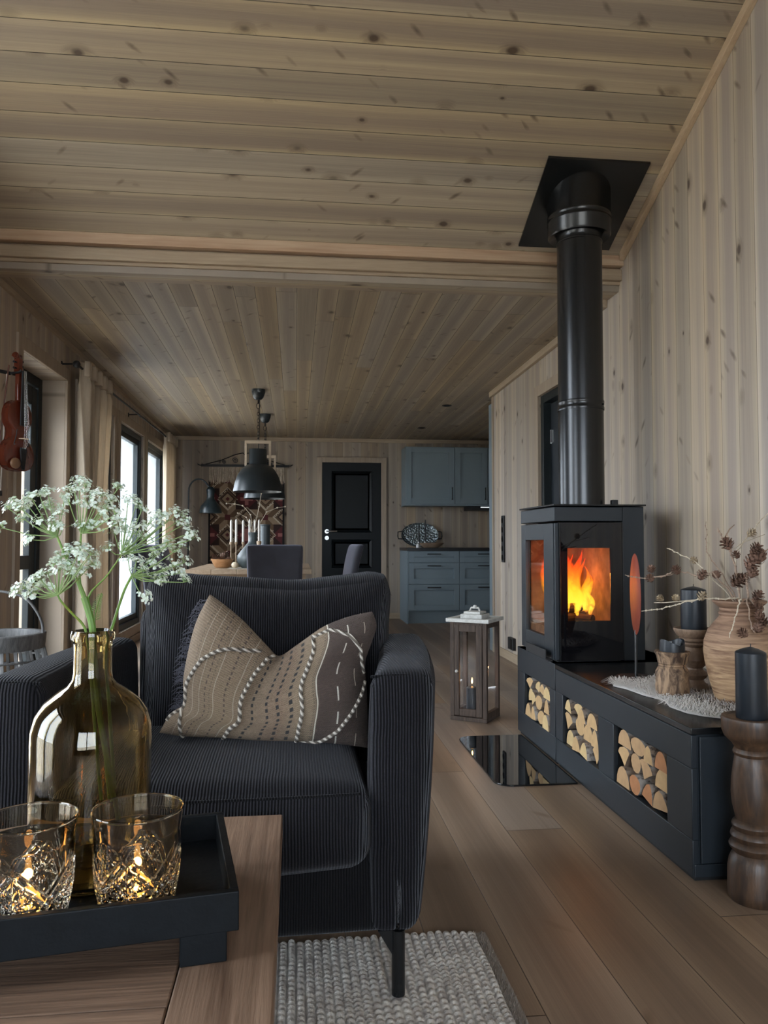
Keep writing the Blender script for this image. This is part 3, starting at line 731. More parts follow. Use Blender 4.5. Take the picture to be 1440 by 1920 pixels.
# fur hide
M_furw = NT('hide_fur'); x_, y_, z_, v_ = M_furw.xyz()
fm = M_furw.mr(M_furw.mth('ADD', M_furw.mth('ADD', M_furw.noise(v_, 9.0, 3.0), M_furw.mth('MULTIPLY', x_, 1.4)), M_furw.mth('MULTIPLY', y_, -.15)), .46, .66)
M_furw = M_furw.pbr(M_furw.mix(fm, (.78, .76, .72), (.25, .19, .14)), .9, Sheen_Weight=.4)
t = thing('reindeer_hide', 'ragged white and brown fur hide spread on the bench top', 'fur hide', (1.35, 2.55, BT))
rh = random.Random(5)
HP = [(1.235, 2.90), (1.30, 2.86), (1.40, 2.90), (1.52, 2.86), (1.62, 2.72), (1.66, 2.5), (1.64, 2.33), (1.52, 2.27), (1.42, 2.29), (1.34, 2.255), (1.275, 2.31), (1.245, 2.36), (1.235, 2.45), (1.265, 2.55), (1.235, 2.65), (1.225, 2.76), (1.20, 2.83)]
cx, cy = 1.43, 2.56
m = MB(); P = [(cx, cy, BT+.008)]; n = len(HP)
for r in (.35, .7, 1.0):
    for x, y in HP: P.append((cx+(x-cx)*r, cy+(y-cy)*r, BT+(.008 if r < 1 else .0015)))
F = [(0, 1+k, 1+(k+1) % n) for k in range(n)]+[(1+q*n+k, 1+(q+1)*n+k, 1+(q+1)*n+(k+1) % n, 1+q*n+(k+1) % n) for q in range(2) for k in range(n)]
m.add(P, F); m.build('skin', M_furw, t)
def inside(x, y):
    c = False; j = n-1
    for i in range(n):
        xi, yi = HP[i]; xj, yj = HP[j]
        if (yi > y) != (yj > y) and x < (xj-xi)*(y-yi)/(yj-yi)+xi: c = not c
        j = i
    return c
m = MB(); cnt = 0
while cnt < 5200:
    x = rh.uniform(1.19, 1.67); y = rh.uniform(2.24, 2.91)
    if not inside(x, y): continue
    cnt += 1
    a = math.atan2(y-cy, x-cx)*.55+math.pi*.45*(-1 if x < cx else .2)+rh.gauss(0, .5); a = math.atan2(y-cy, x-cx)+rh.gauss(0, .55)
    L = rh.uniform(.028, .062); wdt = .0012; h0 = BT+.006
    dx_, dy_ = math.cos(a), math.sin(a); px_, py_ = -dy_*wdt, dx_*wdt; hz_ = rh.uniform(.006, .024)
    m.add([(x-px_, y-py_, h0), (x+px_, y+py_, h0), (x+dx_*L*.5+px_, y+dy_*L*.5+py_, h0+hz_), (x+dx_*L*.5-px_, y+dy_*L*.5-py_, h0+hz_), (x+dx_*L, y+dy_*L, max(BT+.003, h0+hz_*.4))], [(0, 1, 2, 3), (3, 2, 4)])
o = m.build('fur', M_furw, t, smooth=180); o['kind'] = 'stuff'

# candle holders and candles
def candle(x, y, z, r, h, label, name='pillar_candle', mat=None, wick=True, melted=False, grp=None):
    t = thing(name, label, 'candle', (x, y, z), group=grp)
    if melted:
        def f(u, v):
            a = 2*PI*u; prof = [(0.001, 0), (r, 0), (r, h*.55), (r*.97, h*(.85+.25*math.sin(a*2+1))), (r*.78, h*(.80+.25*math.sin(a*2+1))), (r*.6, h*.5), (.001, h*.48)]
            q, zz = prof[int(round(v*6))]; return (x+q*math.cos(a), y+q*math.sin(a), z+zz)
        MB().grid(f, 32, 7, wrap=True).build('wax', mat or M_wax, t)
        MB().lathe([(.001, 0), (r*.62, 0), (r*.74, h*.26)], (x, y, z+h*.5), 24, cap=False).build('melt_pool', simple('grey_wax_rim', (.22, .24, .25), .3), t)
    else:
        MB().lathe([(.001, 0), (r*.98, 0), (r, .003), (r*.985, h*.915), (r*.93, h*.93), (r*.5, h*.972), (.001, h)], (x, y, z), 32).build('wax', mat or M_wax, t)
    if wick: MB().tube([(x, y, z+h*.97 if not melted else z+h*.5), (x+.001, y, z+h+.008 if not melted else z+h*.9)], .0012, 6).build('wick', M_black, t)
    return t
t = thing('candle_holder', 'tall turned brown wooden candle holder against the pine wall', 'candle holder', (1.442, 2.67, BT+.008))
zb = BT+.008
MB().lathe([(.001, 0), (.046, 0), (.049, .012), (.045, .026), (.034, .036), (.031, .044), (.040, .052), (.046, .062), (.040, .072), (.029, .080), (.028, .086), (.040, .098), (.049, .115), (.046, .135), (.034, .152), (.030, .160), (.040, .166), (.044, .172), (.040, .178), (.050, .184), (.052, .190), (.047, .194), (.058, .200), (.068, .215), (.071, .222), (.071, .228), (.064, .228), (.060, .222), (.001, .222)], (1.442, 2.67, zb), 48).build('baluster', M_brownturn, t)
candle(1.442, 2.67, zb+.222, .0445, .158, 'black pillar candle on the tall turned holder by the wall')
M_barkwood = NT('gnarled_bark_wood'); x_, y_, z_, v_ = M_barkwood.xyz()
g_ = M_barkwood.noise(M_barkwood.vec(x_, y_, M_barkwood.mth('MULTIPLY', z_, .3)), 42.0, 5.0, .65, dist=1.2)
M_barkwood = M_barkwood.pbr(M_barkwood.mix(M_barkwood.mr(g_, .40, .62), (.055, .030, .018), (.36, .235, .14)), .75, 0, M_barkwood.bump(g_, .8, .006))
t = thing('candle_holder', 'short gnarled bark-faced wooden candle holder on the fur', 'candle holder', (1.322, 2.60, BT+.012))
zb = BT+.012
def gn(u, v):
    prof = [(.001, 0), (.050, 0), (.056, .004), (.057, .03), (.055, .06), (.056, .082), (.050, .094), (.045, .100), (.047, .104), (.045, .108), (.049, .112), (.053, .135), (.059, .146), (.060, .152), (.055, .153), (.001, .150)]
    q, z = prof[int(round(v*15))]; a = 2*PI*u
    k = 1+(.07*noise.noise(Vector((math.cos(a)*3, math.sin(a)*3, z*8))) if 2 <= round(v*15) <= 5 else 0)
    return (1.322+q*k*math.cos(a), 2.60+q*k*math.sin(a), zb+z)
MB().grid(gn, 48, 16, wrap=True).build('holder', M_barkwood, t)
candle(1.322, 2.60, zb+.152, .043, .040, 'burnt down black candle stump in the short bark holder', melted=True)
# floor baluster
t = thing('candle_holder', 'large dark turned baluster candle holder on the floor beside the bench', 'candle holder', (1.282, 2.062, 0))
MB().lathe([(.001, 0), (.066, 0), (.070, .006), (.071, .03), (.070, .085), (.066, .108), (.060, .122), (.054, .130), (.057, .135), (.064, .142), (.066, .150), (.062, .158), (.055, .163), (.059, .169), (.062, .177), (.059, .186), (.052, .192), (.056, .198), (.058, .206), (.055, .213), (.0465, .220), (.0495, .235), (.0555, .262), (.0580, .295), (.0560, .335), (.0510, .372), (.0475, .393), (.0450, .398), (.0500, .402), (.0520, .408), (.050, .414), (.046, .419), (.050, .425), (.054, .432), (.063, .440), (.074, .452), (.079, .466), (.080, .486), (.081, .498), (.079, .506), (.072, .508), (.066, .503), (.001, .502)], (1.282, 2.062, 0), 64).build('baluster', M_greyturn, t)
candle(1.282, 2.062, .503, .0415, .200, 'black pillar candle on the large floor baluster')

# urn with larch twigs
M_urn = NT('sandy_wood_urn'); x_, y_, z_, v_ = M_urn.xyz()
g_ = M_urn.noise(M_urn.vec(M_urn.mth('MULTIPLY', x_, .5), M_urn.mth('MULTIPLY', y_, .5), M_urn.mth('MULTIPLY', z_, 5.0)), 16.0, 5.0, .6, dist=.6)
p_ = M_urn.noise(v_, 8.0, 3.0)
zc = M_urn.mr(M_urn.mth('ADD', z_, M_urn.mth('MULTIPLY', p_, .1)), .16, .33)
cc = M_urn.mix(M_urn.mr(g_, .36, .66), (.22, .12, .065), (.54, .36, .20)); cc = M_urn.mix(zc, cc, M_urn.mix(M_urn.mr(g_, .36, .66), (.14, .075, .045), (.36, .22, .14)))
M_urn = M_urn.pbr(cc, .75, 0, M_urn.bump(g_, .35, .004))
UX, UY, UZ = 1.498, 2.47, BT+.008
t = thing('wooden_urn', 'big sandy brown carved urn holding bare larch twigs', 'urn', (UX, UY, UZ))
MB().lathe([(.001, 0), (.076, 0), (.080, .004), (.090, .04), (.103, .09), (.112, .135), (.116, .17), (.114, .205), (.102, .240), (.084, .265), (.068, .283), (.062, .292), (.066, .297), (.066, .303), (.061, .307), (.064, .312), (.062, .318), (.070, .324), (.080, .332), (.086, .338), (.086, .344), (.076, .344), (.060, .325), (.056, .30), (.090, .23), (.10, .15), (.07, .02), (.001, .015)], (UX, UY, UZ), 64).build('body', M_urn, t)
M_twig = simple('larch_twig', (.30, .21, .15), .8, 0, .25, 40)
M_twigp = simple('pale_larch_twig', (.52, .44, .33), .8, 0, .2, 40)
M_cone = simple('larch_cone', (.15, .080, .052), .8, 0, .45, 2.2)
M_conep = simple('pale_larch_cone', (.40, .31, .2), .8, 0, .4, 2.2)
def conemesh(r, h, mat, name='cone'):
    m = MB(); N = 34
    m.ball((0, 0, h*.5), r*.42, 8, 6, (1, 1, h*.46/(r*.42)))
    for i in range(N):
        q = (i+.5)/N; a = i*2.39996; z = h*q; rr = r*1.15*math.sin(PI*(.12+.78*q))**.8
        c, s_ = math.cos(a), math.sin(a); wd = r*.60
        base = Vector((c*rr*.35, s_*rr*.35, z-h*.05)); tip = Vector((c*rr*1.1, s_*rr*1.1, z+h*.11)); sd = Vector((-s_, c, 0))*wd
        m.add([base-sd*.5, base+sd*.5, tip+sd*.45, tip+Vector((c, s_, .9))*r*.16, tip-sd*.45, (base+tip)/2+Vector((0, 0, -h*.035))], [(0, 1, 2, 3, 4), (0, 5, 4), (1, 2, 5), (2, 3, 5), (3, 4, 5)])
    return m
_cone = {}
def cone(parent, p, r, pale=False, ang=None):
    key = 'p' if pale else 'd'
    root = parent
    if key not in _cone:
        o = conemesh(1.0, 1.9, M_cone).build('cone', M_conep if pale else M_cone, None, smooth=20); _cone[key] = o.data; COL.objects.unlink(o); bpy.data.objects.remove(o)
    o = bpy.data.objects.new('cone', _cone[key]); COL.objects.link(o); o.parent = parent
    o.location = Vector(p)-OFF[parent.name]; o.scale = (r*1.15, r*1.15, r*1.30); o.rotation_euler = ang or (rnd.uniform(-.9, .9), rnd.uniform(-.9, .9), rnd.random()*6)
    return o
def twig(label, pts, r=.0032, cones=(), pale=False, sides=()):
    P = [at(a, b, Y) for a, b, Y in pts]
    t = thing('larch_twig', label, 'twig', P[0], group='larch twigs in the urn')
    Q = []
    for i in range(len(P)-1):
        for k in range(4):
            q = k/4; v = P[i].lerp(P[i+1], q); v += Vector((rnd.gauss(0, 1), rnd.gauss(0, 1), rnd.gauss(0, 1)))*.0016*(1 if i+k else 0); Q.append(v)
    Q.append(P[-1])
    n_ = len(Q); m = MB().tube(Q, [r*(1-.55*i/n_) for i in range(n_)], 6)
    for i in range(3, n_-1): m.ball(Q[i], r*1.25, 6, 4)
    for s in sides: m.tube([at(*q) for q in s], [r*.6]*(len(s)-1)+[r*.35], 5)
    m.build('stem', M_twigp if pale else M_twig, t)
    for a, b, Y, rad in cones: cone(t, at(a, b, Y), rad, pale)
    return t
B0 = (1392, 1150, 2.47)
twig('long low twig reaching from the urn past the stove disc', [B0, (1372, 1115, 2.46), (1335, 1072, 2.46), (1318, 1082, 2.5), (1290, 1074, 2.56), (1262, 1070, 2.6), (1240, 1083, 2.63), (1200, 1084, 2.68), (1172, 1078, 2.7)], .003, [(1224, 1073, 2.65, .0105), (1224, 1090, 2.65, .011), (1272, 1077, 2.58, .0125), (1311, 1086, 2.5, .0135)], sides=[[(1224, 1082, 2.65), (1258, 1078, 2.62), (1272, 1070, 2.59)]])
twig('pale twig with pale cones crossing the tall black candle', [B0, (1385, 1120, 2.42), (1350, 1124, 2.41), (1320, 1122, 2.43), (1275, 1132, 2.46), (1240, 1142, 2.5), (1203, 1146, 2.53)], .003, [(1244, 1126, 2.5, .009), (1266, 1127, 2.48, .009), (1313, 1126, 2.43, .012)], True, sides=[[(1313, 1124, 2.43), (1270, 1128, 2.47), (1245, 1130, 2.5), (1226, 1130, 2.52)]])
twig('thin twig slanting up to a white tip above the candle', [B0, (1365, 1112, 2.48), (1330, 1078, 2.5), (1302, 1053, 2.55), (1270, 1036, 2.6), (1250, 1028, 2.63)], .0026, [(1307, 1056, 2.55, .010)], True)
twig('thin upright twig left of the other standing twigs', [B0, (1375, 1110, 2.5), (1345, 1065, 2.54), (1326, 1035, 2.58), (1324, 1010, 2.6), (1324, 978, 2.62)], .0024, [(1345, 1082, 2.5, .010)])
twig('sturdy central twig forking upward with big cones', [B0, (1388, 1120, 2.44), (1380, 1070, 2.44), (1372, 1040, 2.46), (1357, 1015, 2.48), (1346, 990, 2.5)], .0040, [(1370, 1030, 2.46, .016), (1372, 1097, 2.44, .018), (1386, 1093, 2.42, .014), (1384, 1047, 2.44, .010)], sides=[[(1372, 1035, 2.46), (1366, 1010, 2.47), (1362, 1000, 2.48)], [(1357, 1012, 2.48), (1368, 992, 2.5), (1377, 984, 2.52)]])
twig('twig leaning away from the stove with the darkest biggest cones', [(1400, 1150, 2.47), (1402, 1120, 2.4), (1400, 1085, 2.4), (1410, 1050, 2.42), (1425, 1040, 2.45), (1440, 1030, 2.48)], .0040, [(1410, 1037, 2.43, .015), (1428, 1055, 2.42, .020), (1400, 1065, 2.4, .018), (1405, 1082, 2.4, .014)])
twig('twig rising steeply with one cone near its middle', [(1396, 1150, 2.47), (1382, 1100, 2.5), (1378, 1040, 2.52), (1400, 1010, 2.55), (1418, 985, 2.58), (1440, 962, 2.6)], .0030, [(1401, 1004, 2.55, .012)], True, sides=[[(1374, 1030, 2.52), (1395, 1016, 2.54), (1434, 1002, 2.57)]])
twig('pale twig hanging down over the urn rim', [(1388, 1128, 2.43), (1386, 1124, 2.375), (1384, 1138, 2.355), (1377, 1165, 2.345), (1368, 1196, 2.34)], .0026, (), True)
twig('drooping twig with two cones in front of the urn', [(1398, 1128, 2.43), (1399, 1124, 2.375), (1405, 1150, 2.35), (1409, 1175, 2.34), (1416, 1188, 2.335)], .0026, [(1401, 1193, 2.335, .012), (1418, 1184, 2.335, .012)])
twig('short side twig with clustered cones hanging past the urn shoulder', [(1402, 1130, 2.43), (1408, 1125, 2.38), (1425, 1148, 2.35), (1436, 1160, 2.34)], .0028, [(1430, 1146, 2.35, .013), (1428, 1163, 2.34, .012), (1437, 1172, 2.34, .014), (1414, 1126, 2.38, .014)])
# ---------------------------------------------------------------- armchair
t = thing('armchair', 'wide charcoal corduroy armchair facing the coffee table', 'armchair', (-.15, 2.1, 0))
# base rail under the seat
def fb(u, v, w, p):
    if v < -.5: p.y -= .012*(1-u*u)
    return p
MB().soft((-.155, 2.10, .232), (.415, .40, .088), .035, 14, fb).build('base', M_cordd, t, smooth=180)
# arms: slightly flared, padded
def arm(cx0, cx1, hw, sgn):
    yb, yf = 2.50, 1.685
    def fa(u, v, w, p):
        q = (v+1)/2
        p.x += cx0*(1-q)+cx1*q
        p.x += .014*sgn*(1-v*v)*(.6+.4*w)+ sgn*.018*(w-.2)*(1 if u*sgn > 0 else 0)
        p.x += u*.008*(1-w*w)
        if w > .3: p.z += .006*(1-u*u)
        p.z -= .010*q
        p.y -= .010*(1-u*u)*(1-w*w)*(1 if v < -.9 else 0)
        return p
    o = MB().soft((0, (yb+yf)/2, .428), (hw, (yb-yf)/2, .282), .034, 16, fa).build('arm', M_cord, t, smooth=180)
    # welt seam along the front upper edge
    m = MB(); xa = cx0-hw*.93; xb = cx0+hw*.93
    m.tube([(xa, yf+.016, .702), (cx0, yf+.012, .706), (xb, yf+.016, .702)], .0035, 6); m.build('seam', M_cordd, o)
arm(.226, .330, .066, 1); arm(-.588, -.545, .060, -1)
# back frame and back cushion
def fbk(u, v, w, p):
    p.y += .07*(w+1)/2; p.x *= 1+.02*w
    return p
MB().soft((-.095, 2.475, .50), (.385, .075, .30), .05, 12, fbk).build('back_frame', M_cord, t, smooth=180)
def fcush(u, v, w, p):
    p.y += .085*(w+1)/2
    if v < 0: p.y -= .055*(1-u*u)*(1-w*w)
    if w > 0: p.z += w*(.022*abs(u)**4-.018*(1-u*u)*(1-abs(u-.25)))
    p.x += .018*math.copysign(1, u)*abs(u)*(w > 0)*w*w
    p.z += .006*noise.noise(Vector((u*2.1, v, w*2)))
    p.y += .012*noise.noise(Vector((u*2.6+3, w*2.2, v)))
    return p
bc = MB().soft((-.077, 2.305, .660), (.358, .105, .240), .085, 22, fcush).build('back_cushion', M_cord, t, smooth=180)
# seat cushion with a rounded front
def fseat(u, v, w, p):
    if w > 0: p.z += .034*(1-u*u)*(1-(v*.8)**2)*w
    if v < 0: p.y -= .040*(1-u*u)*(1-w*w*.7)*abs(v)
    if w < 0 and v < -.6: p.z -= .012*(1-u*u)
    p.z += .004*noise.noise(Vector((u*2.5, v*2.5, w)))
    return p
sc = MB().soft((-.180, 1.955, .388), (.345, .310, .088), .05, 22, fseat).build('seat_cushion', M_cord, t, smooth=180)
m = MB(); pts = []
for i in range(25):
    u = -1+2*i/24; pts.append((-.180+u*.318, 1.955-.310+.012-.040*(1-u*u)*.62, .388+.075+.004*(1-u*u)))
m.tube(pts, .003, 6); m.build('front_seam', M_cordd, sc)
# slender steel legs on little wedge plates
for lx, ly, lz in ((.226, 1.70, .016), (-.50, 1.70, .016), (.262, 2.42, 0.0), (-.50, 2.42, 0.0)):
    z0 = lz
    m = MB(); m.tube([(lx, ly, z0), (lx, ly, .155)], .0148, 16)
    sg = -1 if lx > 0 else 1
    m.prism([(lx, .155), (lx+sg*.045, .155), (lx+sg*.012, .10), (lx, .10)], 'Y', ly-.006, ly+.006)
    m.build('leg', M_steelsat, t, smooth=40)

# ---------------------------------------------------------------- throw pillow: woven, with rope cords, "karate chop" dent
PD = 1.99
def PP(px, py, d=0): return at(px, py, PD+d)
def cat(pts, q):
    n_ = len(pts)-1; i = min(int(q*n_), n_-1); f = q*n_-i
    P0 = pts[max(i-1, 0)]; P1 = pts[i]; P2 = pts[i+1]; P3 = pts[min(i+2, n_)]
    return .5*((2*P1)+(P2-P0)*f+(2*P0-5*P1+4*P2-P3)*f*f+(3*P1-P0-3*P2+P3)*f**3)
pb = [PP(*p) for p in ((300, 1372), (345, 1378), (430, 1380), (510, 1386), (600, 1390), (688, 1400))]
ptp = [PP(*p) for p in ((384, 1120), (412, 1140), (450, 1172), (498, 1222), (522, 1243), (556, 1222), (610, 1184), (660, 1164), (706, 1154))]
pl = [PP(*p) for p in ((300, 1372), (318, 1340), (340, 1325), (338, 1280), (346, 1225), (360, 1170), (384, 1120))]
pr = [PP(*p) for p in ((688, 1400), (690, 1350), (690, 1300), (688, 1250), (702, 1212), (713, 1180), (706, 1154))]
def pil(u, v, side=-1):
    B, T_, L, R_ = cat(pb, u), cat(ptp, u), cat(pl, v), cat(pr, v)
    p = B*(1-v)+T_*v+L*(1-u)+R_*u-(pb[0]*(1-u)*(1-v)+pb[-1]*u*(1-v)+ptp[0]*(1-u)*v+ptp[-1]*u*v)
    e = (max(0, 1-(2*u-1)**4)*max(0, 1-(2*v-1)**4))**.75
    dent = .060*math.exp(-((u-.46)/.14)**2)*v*v
    corner = .0
    th = .085*e-(dent if side < 0 else 0)*e*.8
    n2 = .006*noise.noise(Vector((u*5, v*5, side)))*e
    lean = .125*v+.02
    return Vector((p.x, p.y+lean-.03+side*(th+n2), p.z))
t = thing('throw_pillow', 'woven brown and beige throw pillow with rope cords on the armchair', 'pillow', (-.1, 1.99, .49))
m = MB(); NU, NV = 90, 60
m.grid(lambda a, b: pil(a, b, -1), NU, NV); m.uv = [(i/(NU-1), j/(NV-1)) for j in range(NV) for i in range(NU)]
m.grid(lambda a, b: pil(a, b, 1), NU, NV); m.uv += [(i/(NU-1), j/(NV-1)) for j in range(NV) for i in range(NU)]
T_ = NT('woven_wool'); ux, uy, uz, uv_ = T_.xyz('UV')
uu = T_.mth('ADD', ux, T_.mth('MULTIPLY', T_.mth('SUBTRACT', T_.noise(uv_, 4.0, 2.0), .5), .012))
base = T_.ramp(uu, [(0.0, (.26, .185, .12)), (.30, (.33, .24, .155)), (.50, (.29, .205, .135)), (.60, (.25, .155, .10)), (.685, (.30, .22, .14)), (.755, (.30, .22, .14)), (.765, (.060, .038, .032)), (1.0, (.060, .040, .033))])
w1 = T_.mth('SINE', T_.mth('MULTIPLY', uu, 900.0)); w2 = T_.mth('SINE', T_.mth('ADD', T_.mth('MULTIPLY', uy, 420.0), T_.mth('MULTIPLY', w1, .8)))
wv = T_.mr(T_.mth('MULTIPLY', w1, w2), -.7, .7)
nz = T_.noise(uv_, 60.0, 4.0, .7)
col = T_.mix(T_.mth('MULTIPLY', T_.mr(wv, 0, 1, .75, 0.0), 1.0), base, (.075, .055, .042))
col = T_.mix(T_.mr(nz, .35, .75, 0, .35), col, T_.mix(T_.mr(ux, .74, .78), (.46, .36, .25), (.13, .09, .075)))
def line(c, w, colr, dash=None, vis=1.0):
    global col
    mk = T_.mr(T_.mth('ABSOLUTE', T_.mth('SUBTRACT', uu, c)), w*.7, w, 1.0, 0.0)
    if dash: mk = T_.mth('MULTIPLY', mk, T_.mth('GREATER_THAN', T_.mth('SINE', T_.mth('MULTIPLY', uy, 2*PI*dash)), -.1))
    col = T_.mix(T_.mth('MULTIPLY', mk, vis), col, colr)
for c in (.445, .535, .595, .655): line(c, .0085, (.035, .033, .033), 17)
for c in (.205, .30): line(c, .004, (.07, .05, .045), 26, .8)
for c in (.12, .17, .25, .34): line(c, .0022, (.50, .43, .34), None, .7)
for c in (.10, .23, .365, .75): line(c, .003, (.10, .08, .06), 40, .6)
line(.765, .0035, (.60, .55, .46)); line(.855, .0035, (.62, .58, .5), 6); line(.93, .002, (.45, .38, .3), 5)
T_.pbr(col, .95, 0, T_.bump(T_.mth('ADD', wv, nz), .7, .004), Sheen_Weight=.03)
cov = m.build('cover', T_.m, t, smooth=180)
M_rope = NT('twisted_rope'); x_, y_, z_, v_ = M_rope.xyz()
wv_ = M_rope.mth('SINE', M_rope.mth('ADD', M_rope.mth('MULTIPLY', z_, 340.0), M_rope.mth('MULTIPLY', x_, 300.0)))
M_rope = M_rope.pbr(M_rope.mix(M_rope.mr(wv_, -.5, .5), (.12, .10, .08), (.58, .53, .46)), .95, 0, M_rope.bump(wv_, .8, .004))
def cordline(pts, r=.0052, name='rope_cord'):
    Q = []
    for i in range(41):
        q = i/40*(len(pts)-1); k = min(int(q), len(pts)-2); f = q-k
        u = pts[k][0]*(1-f)+pts[k+1][0]*f; v = pts[k][1]*(1-f)+pts[k+1][1]*f
        p = pil(u, v, -1); Q.append((p.x, p.y-.002, p.z))
    MB().tube(Q, r, 8).build(name, M_rope, t)
cordline([(.375, .01), (.372, .3), (.375, .55), (.385, .75), (.41, .90), (.45, .97)])
cordline([(.70, .01), (.70, .4), (.705, .8), (.70, .97)])
cordline([(.02, .12), (.035, .32), (.07, .5), (.14, .66), (.22, .76), (.30, .84), (.36, .92)])
cordline([(.70, .95), (.78, .93), (.86, .82), (.93, .66), (.985, .45)], .0048)
cordline([(.985, .40), (.93, .28), (.86, .12), (.79, .03), (.70, .015)], .0048)
cordline([(.03, .30), (.10, .22), (.16, .10), (.20, .02)], .0042)
m = MB()
rr = random.Random(2)
for i in range(150):
    v = rr.uniform(.22, .95); p = pil(.0, v, 1)+Vector((0, .02, 0)); L = rr.uniform(.015, .035)
    m.tube([p, p+Vector((-L*.5, .004, rr.gauss(0, .006))), p+Vector((-L, .006, -rr.uniform(0, .02)))], [.0012, .001, .0005], 4)
o = m.build('fringe', M_chair, t, smooth=0); o['kind'] = 'stuff'

# ---------------------------------------------------------------- wool rug
M_wool = NT('grey_felted_wool'); x_, y_, z_, v_ = M_wool.xyz()
vo = M_wool.n('TexNoise', None, 0, Vector=M_wool.vec(M_wool.mth('MULTIPLY', x_, 50.0), M_wool.mth('MULTIPLY', y_, 22.0), 0.0), Scale=1.0, Detail=2.0)
fi = M_wool.noise(v_, 420.0, 3.0)
cc = M_wool.ramp(M_wool.mth('ADD', M_wool.mth('MULTIPLY', vo, .8), M_wool.mth('MULTIPLY', fi, .2)), [(.30, (.30, .26, .23)), (.46, (.52, .47, .42)), (.6, (.70, .66, .60)), (.72, (.44, .37, .32))])
M_wool = M_wool.pbr(cc, .95, 0, M_wool.bump(fi, .6, .004), Sheen_Weight=.3)
t = thing('wool_rug', 'grey braided wool rug under the coffee table and armchair', 'rug', (-.2, 1.3, 0))
rx0, rx1, ry0, ry1 = -1.0, .455, .55, 1.965; rowp = .0205
nx = int((rx1-rx0)/.0034); ny = int((ry1-ry0)/.0045)
rj = random.Random(8); ph = [rj.random()*6 for _ in range(200)]; fq = [rj.uniform(.9, 1.15) for _ in range(200)]
def rugz(a, b):
    x = rx0+(rx1-rx0)*a; y = ry0+(ry1-ry0)*b
    xs = x+.004*noise.noise(Vector((x*3, y*7, 0)))
    k = int(math.floor((xs-rx0)/rowp)); f = (xs-rx0)/rowp-k
    h = math.sqrt(max(0, 1-(2*f-1)**2))
    s = .5+.5*abs(math.sin(y*PI/.019*fq[k]+ph[k]+.8*math.sin(y*31+k)))
    z = .003+.0125*h*(.30+.70*s)
    ee = min(1, (ry1-y)/.006, (y-ry0)/.006)
    ya = y+.006*math.sin(ph[k])*b**30
    return (x, ya, .001+z*max(0.05, ee))
m = MB().grid(rugz, nx, ny)
m.build('braided_rows', M_wool, t, smooth=180)
MB().box(rx0, ry0, 0.0005, rx1+.03, ry1, .0025).build('backing', simple('rug_backing', (.3, .27, .24), .95), t, smooth=0)
m = MB()
for i in range(1600):
    y = rj.uniform(ry0, ry1); x = rx1+rj.uniform(0, .026); z = .0025
    m.add([(x-.001, y-.0012, z), (x+.001, y+.0012, z), (x+rj.gauss(.002, .004), y+rj.gauss(0, .004), z+rj.uniform(.005, .013))], [(0, 1, 2)])
o = m.build('felt_edge', simple('rug_edge_wool', (.30, .26, .23), .95, 0, .3, 60), t, smooth=0); o['kind'] = 'stuff'

# ---------------------------------------------------------------- coffee table
TZ = .45
t = thing('coffee_table', 'weathered oak coffee table with a framed plank top', 'coffee table', (-.5, 1.1, 0))
m = MB().box(-.148, .50, TZ-.045, -.024, 1.590, TZ); m.build('end_board', M_table, t, bevel=.003)
ys = [.50, .69, .852, .957, 1.135, 1.30, 1.46, 1.590]
for a, b in zip(ys, ys[1:]):
    MB().box(-1.05, a+.0008, TZ-.045, -.1495, b-.0008, TZ-.0004).build('plank', M_tableX, t, bevel=.002)
MB().box(-1.174, .50, TZ-.045, -1.0515, 1.590, TZ).build('end_board', M_table, t, bevel=.003)
MB().box(-1.08, .56, TZ-.12, -.10, .59, TZ-.045).build('apron', M_tableX, t, smooth=0); MB().box(-1.08, 1.50, TZ-.12, -.10, 1.53, TZ-.045).build('apron', M_tableX, t, smooth=0)
for lx in (-1.12, -.12):
    for ly in (.57, 1.52): MB().box(lx-.045, ly-.045, .017, lx+.045, ly+.045, TZ-.046).build('leg', M_table, t, bevel=.004)

# ---------------------------------------------------------------- tray (turned a little) with its feet
ta = math.radians(9.2); TO = Vector((-.072, 1.045, 0))
def TR(a, b, z):   # a: leftwards along the front rim, b: away from the camera
    return Vector((TO.x-a*math.cos(ta)-b*math.sin(ta), TO.y-a*math.sin(ta)+b*math.cos(ta), z))
TM = Matrix.Translation(TO) @ Matrix.Rotation(ta, 4, 'Z')
t = thing('serving_tray', 'black wooden tray with a raised rim and block feet on the coffee table', 'tray', (TO.x, TO.y, TZ))
L_, D_ = .62, .312; zb, zt = .490, .541
MB().box(-L_+.012, .012, zb+.002, -.012, D_-.012, zb+.010).build('base', M_tray, t, M=TM, smooth=0)
for q in ((-L_, 0, 0, .012), (-L_, D_-.012, 0, D_), (-.012, .012, 0, D_-.012), (-L_, .012, -L_+.012, D_-.012)):
    MB().box(q[0], q[1], zb, q[2], q[3], zt).build('rim', M_tray, t, M=TM, smooth=0, bevel=.0015)
for fx in (-.075, -L_+.012):
    for fy in (.004, D_-.034): MB().box(fx, fy, TZ+.0005, fx+.060, fy+.030, zb).build('foot', M_tray, t, M=TM, smooth=0, bevel=.0015)
TF = .5005
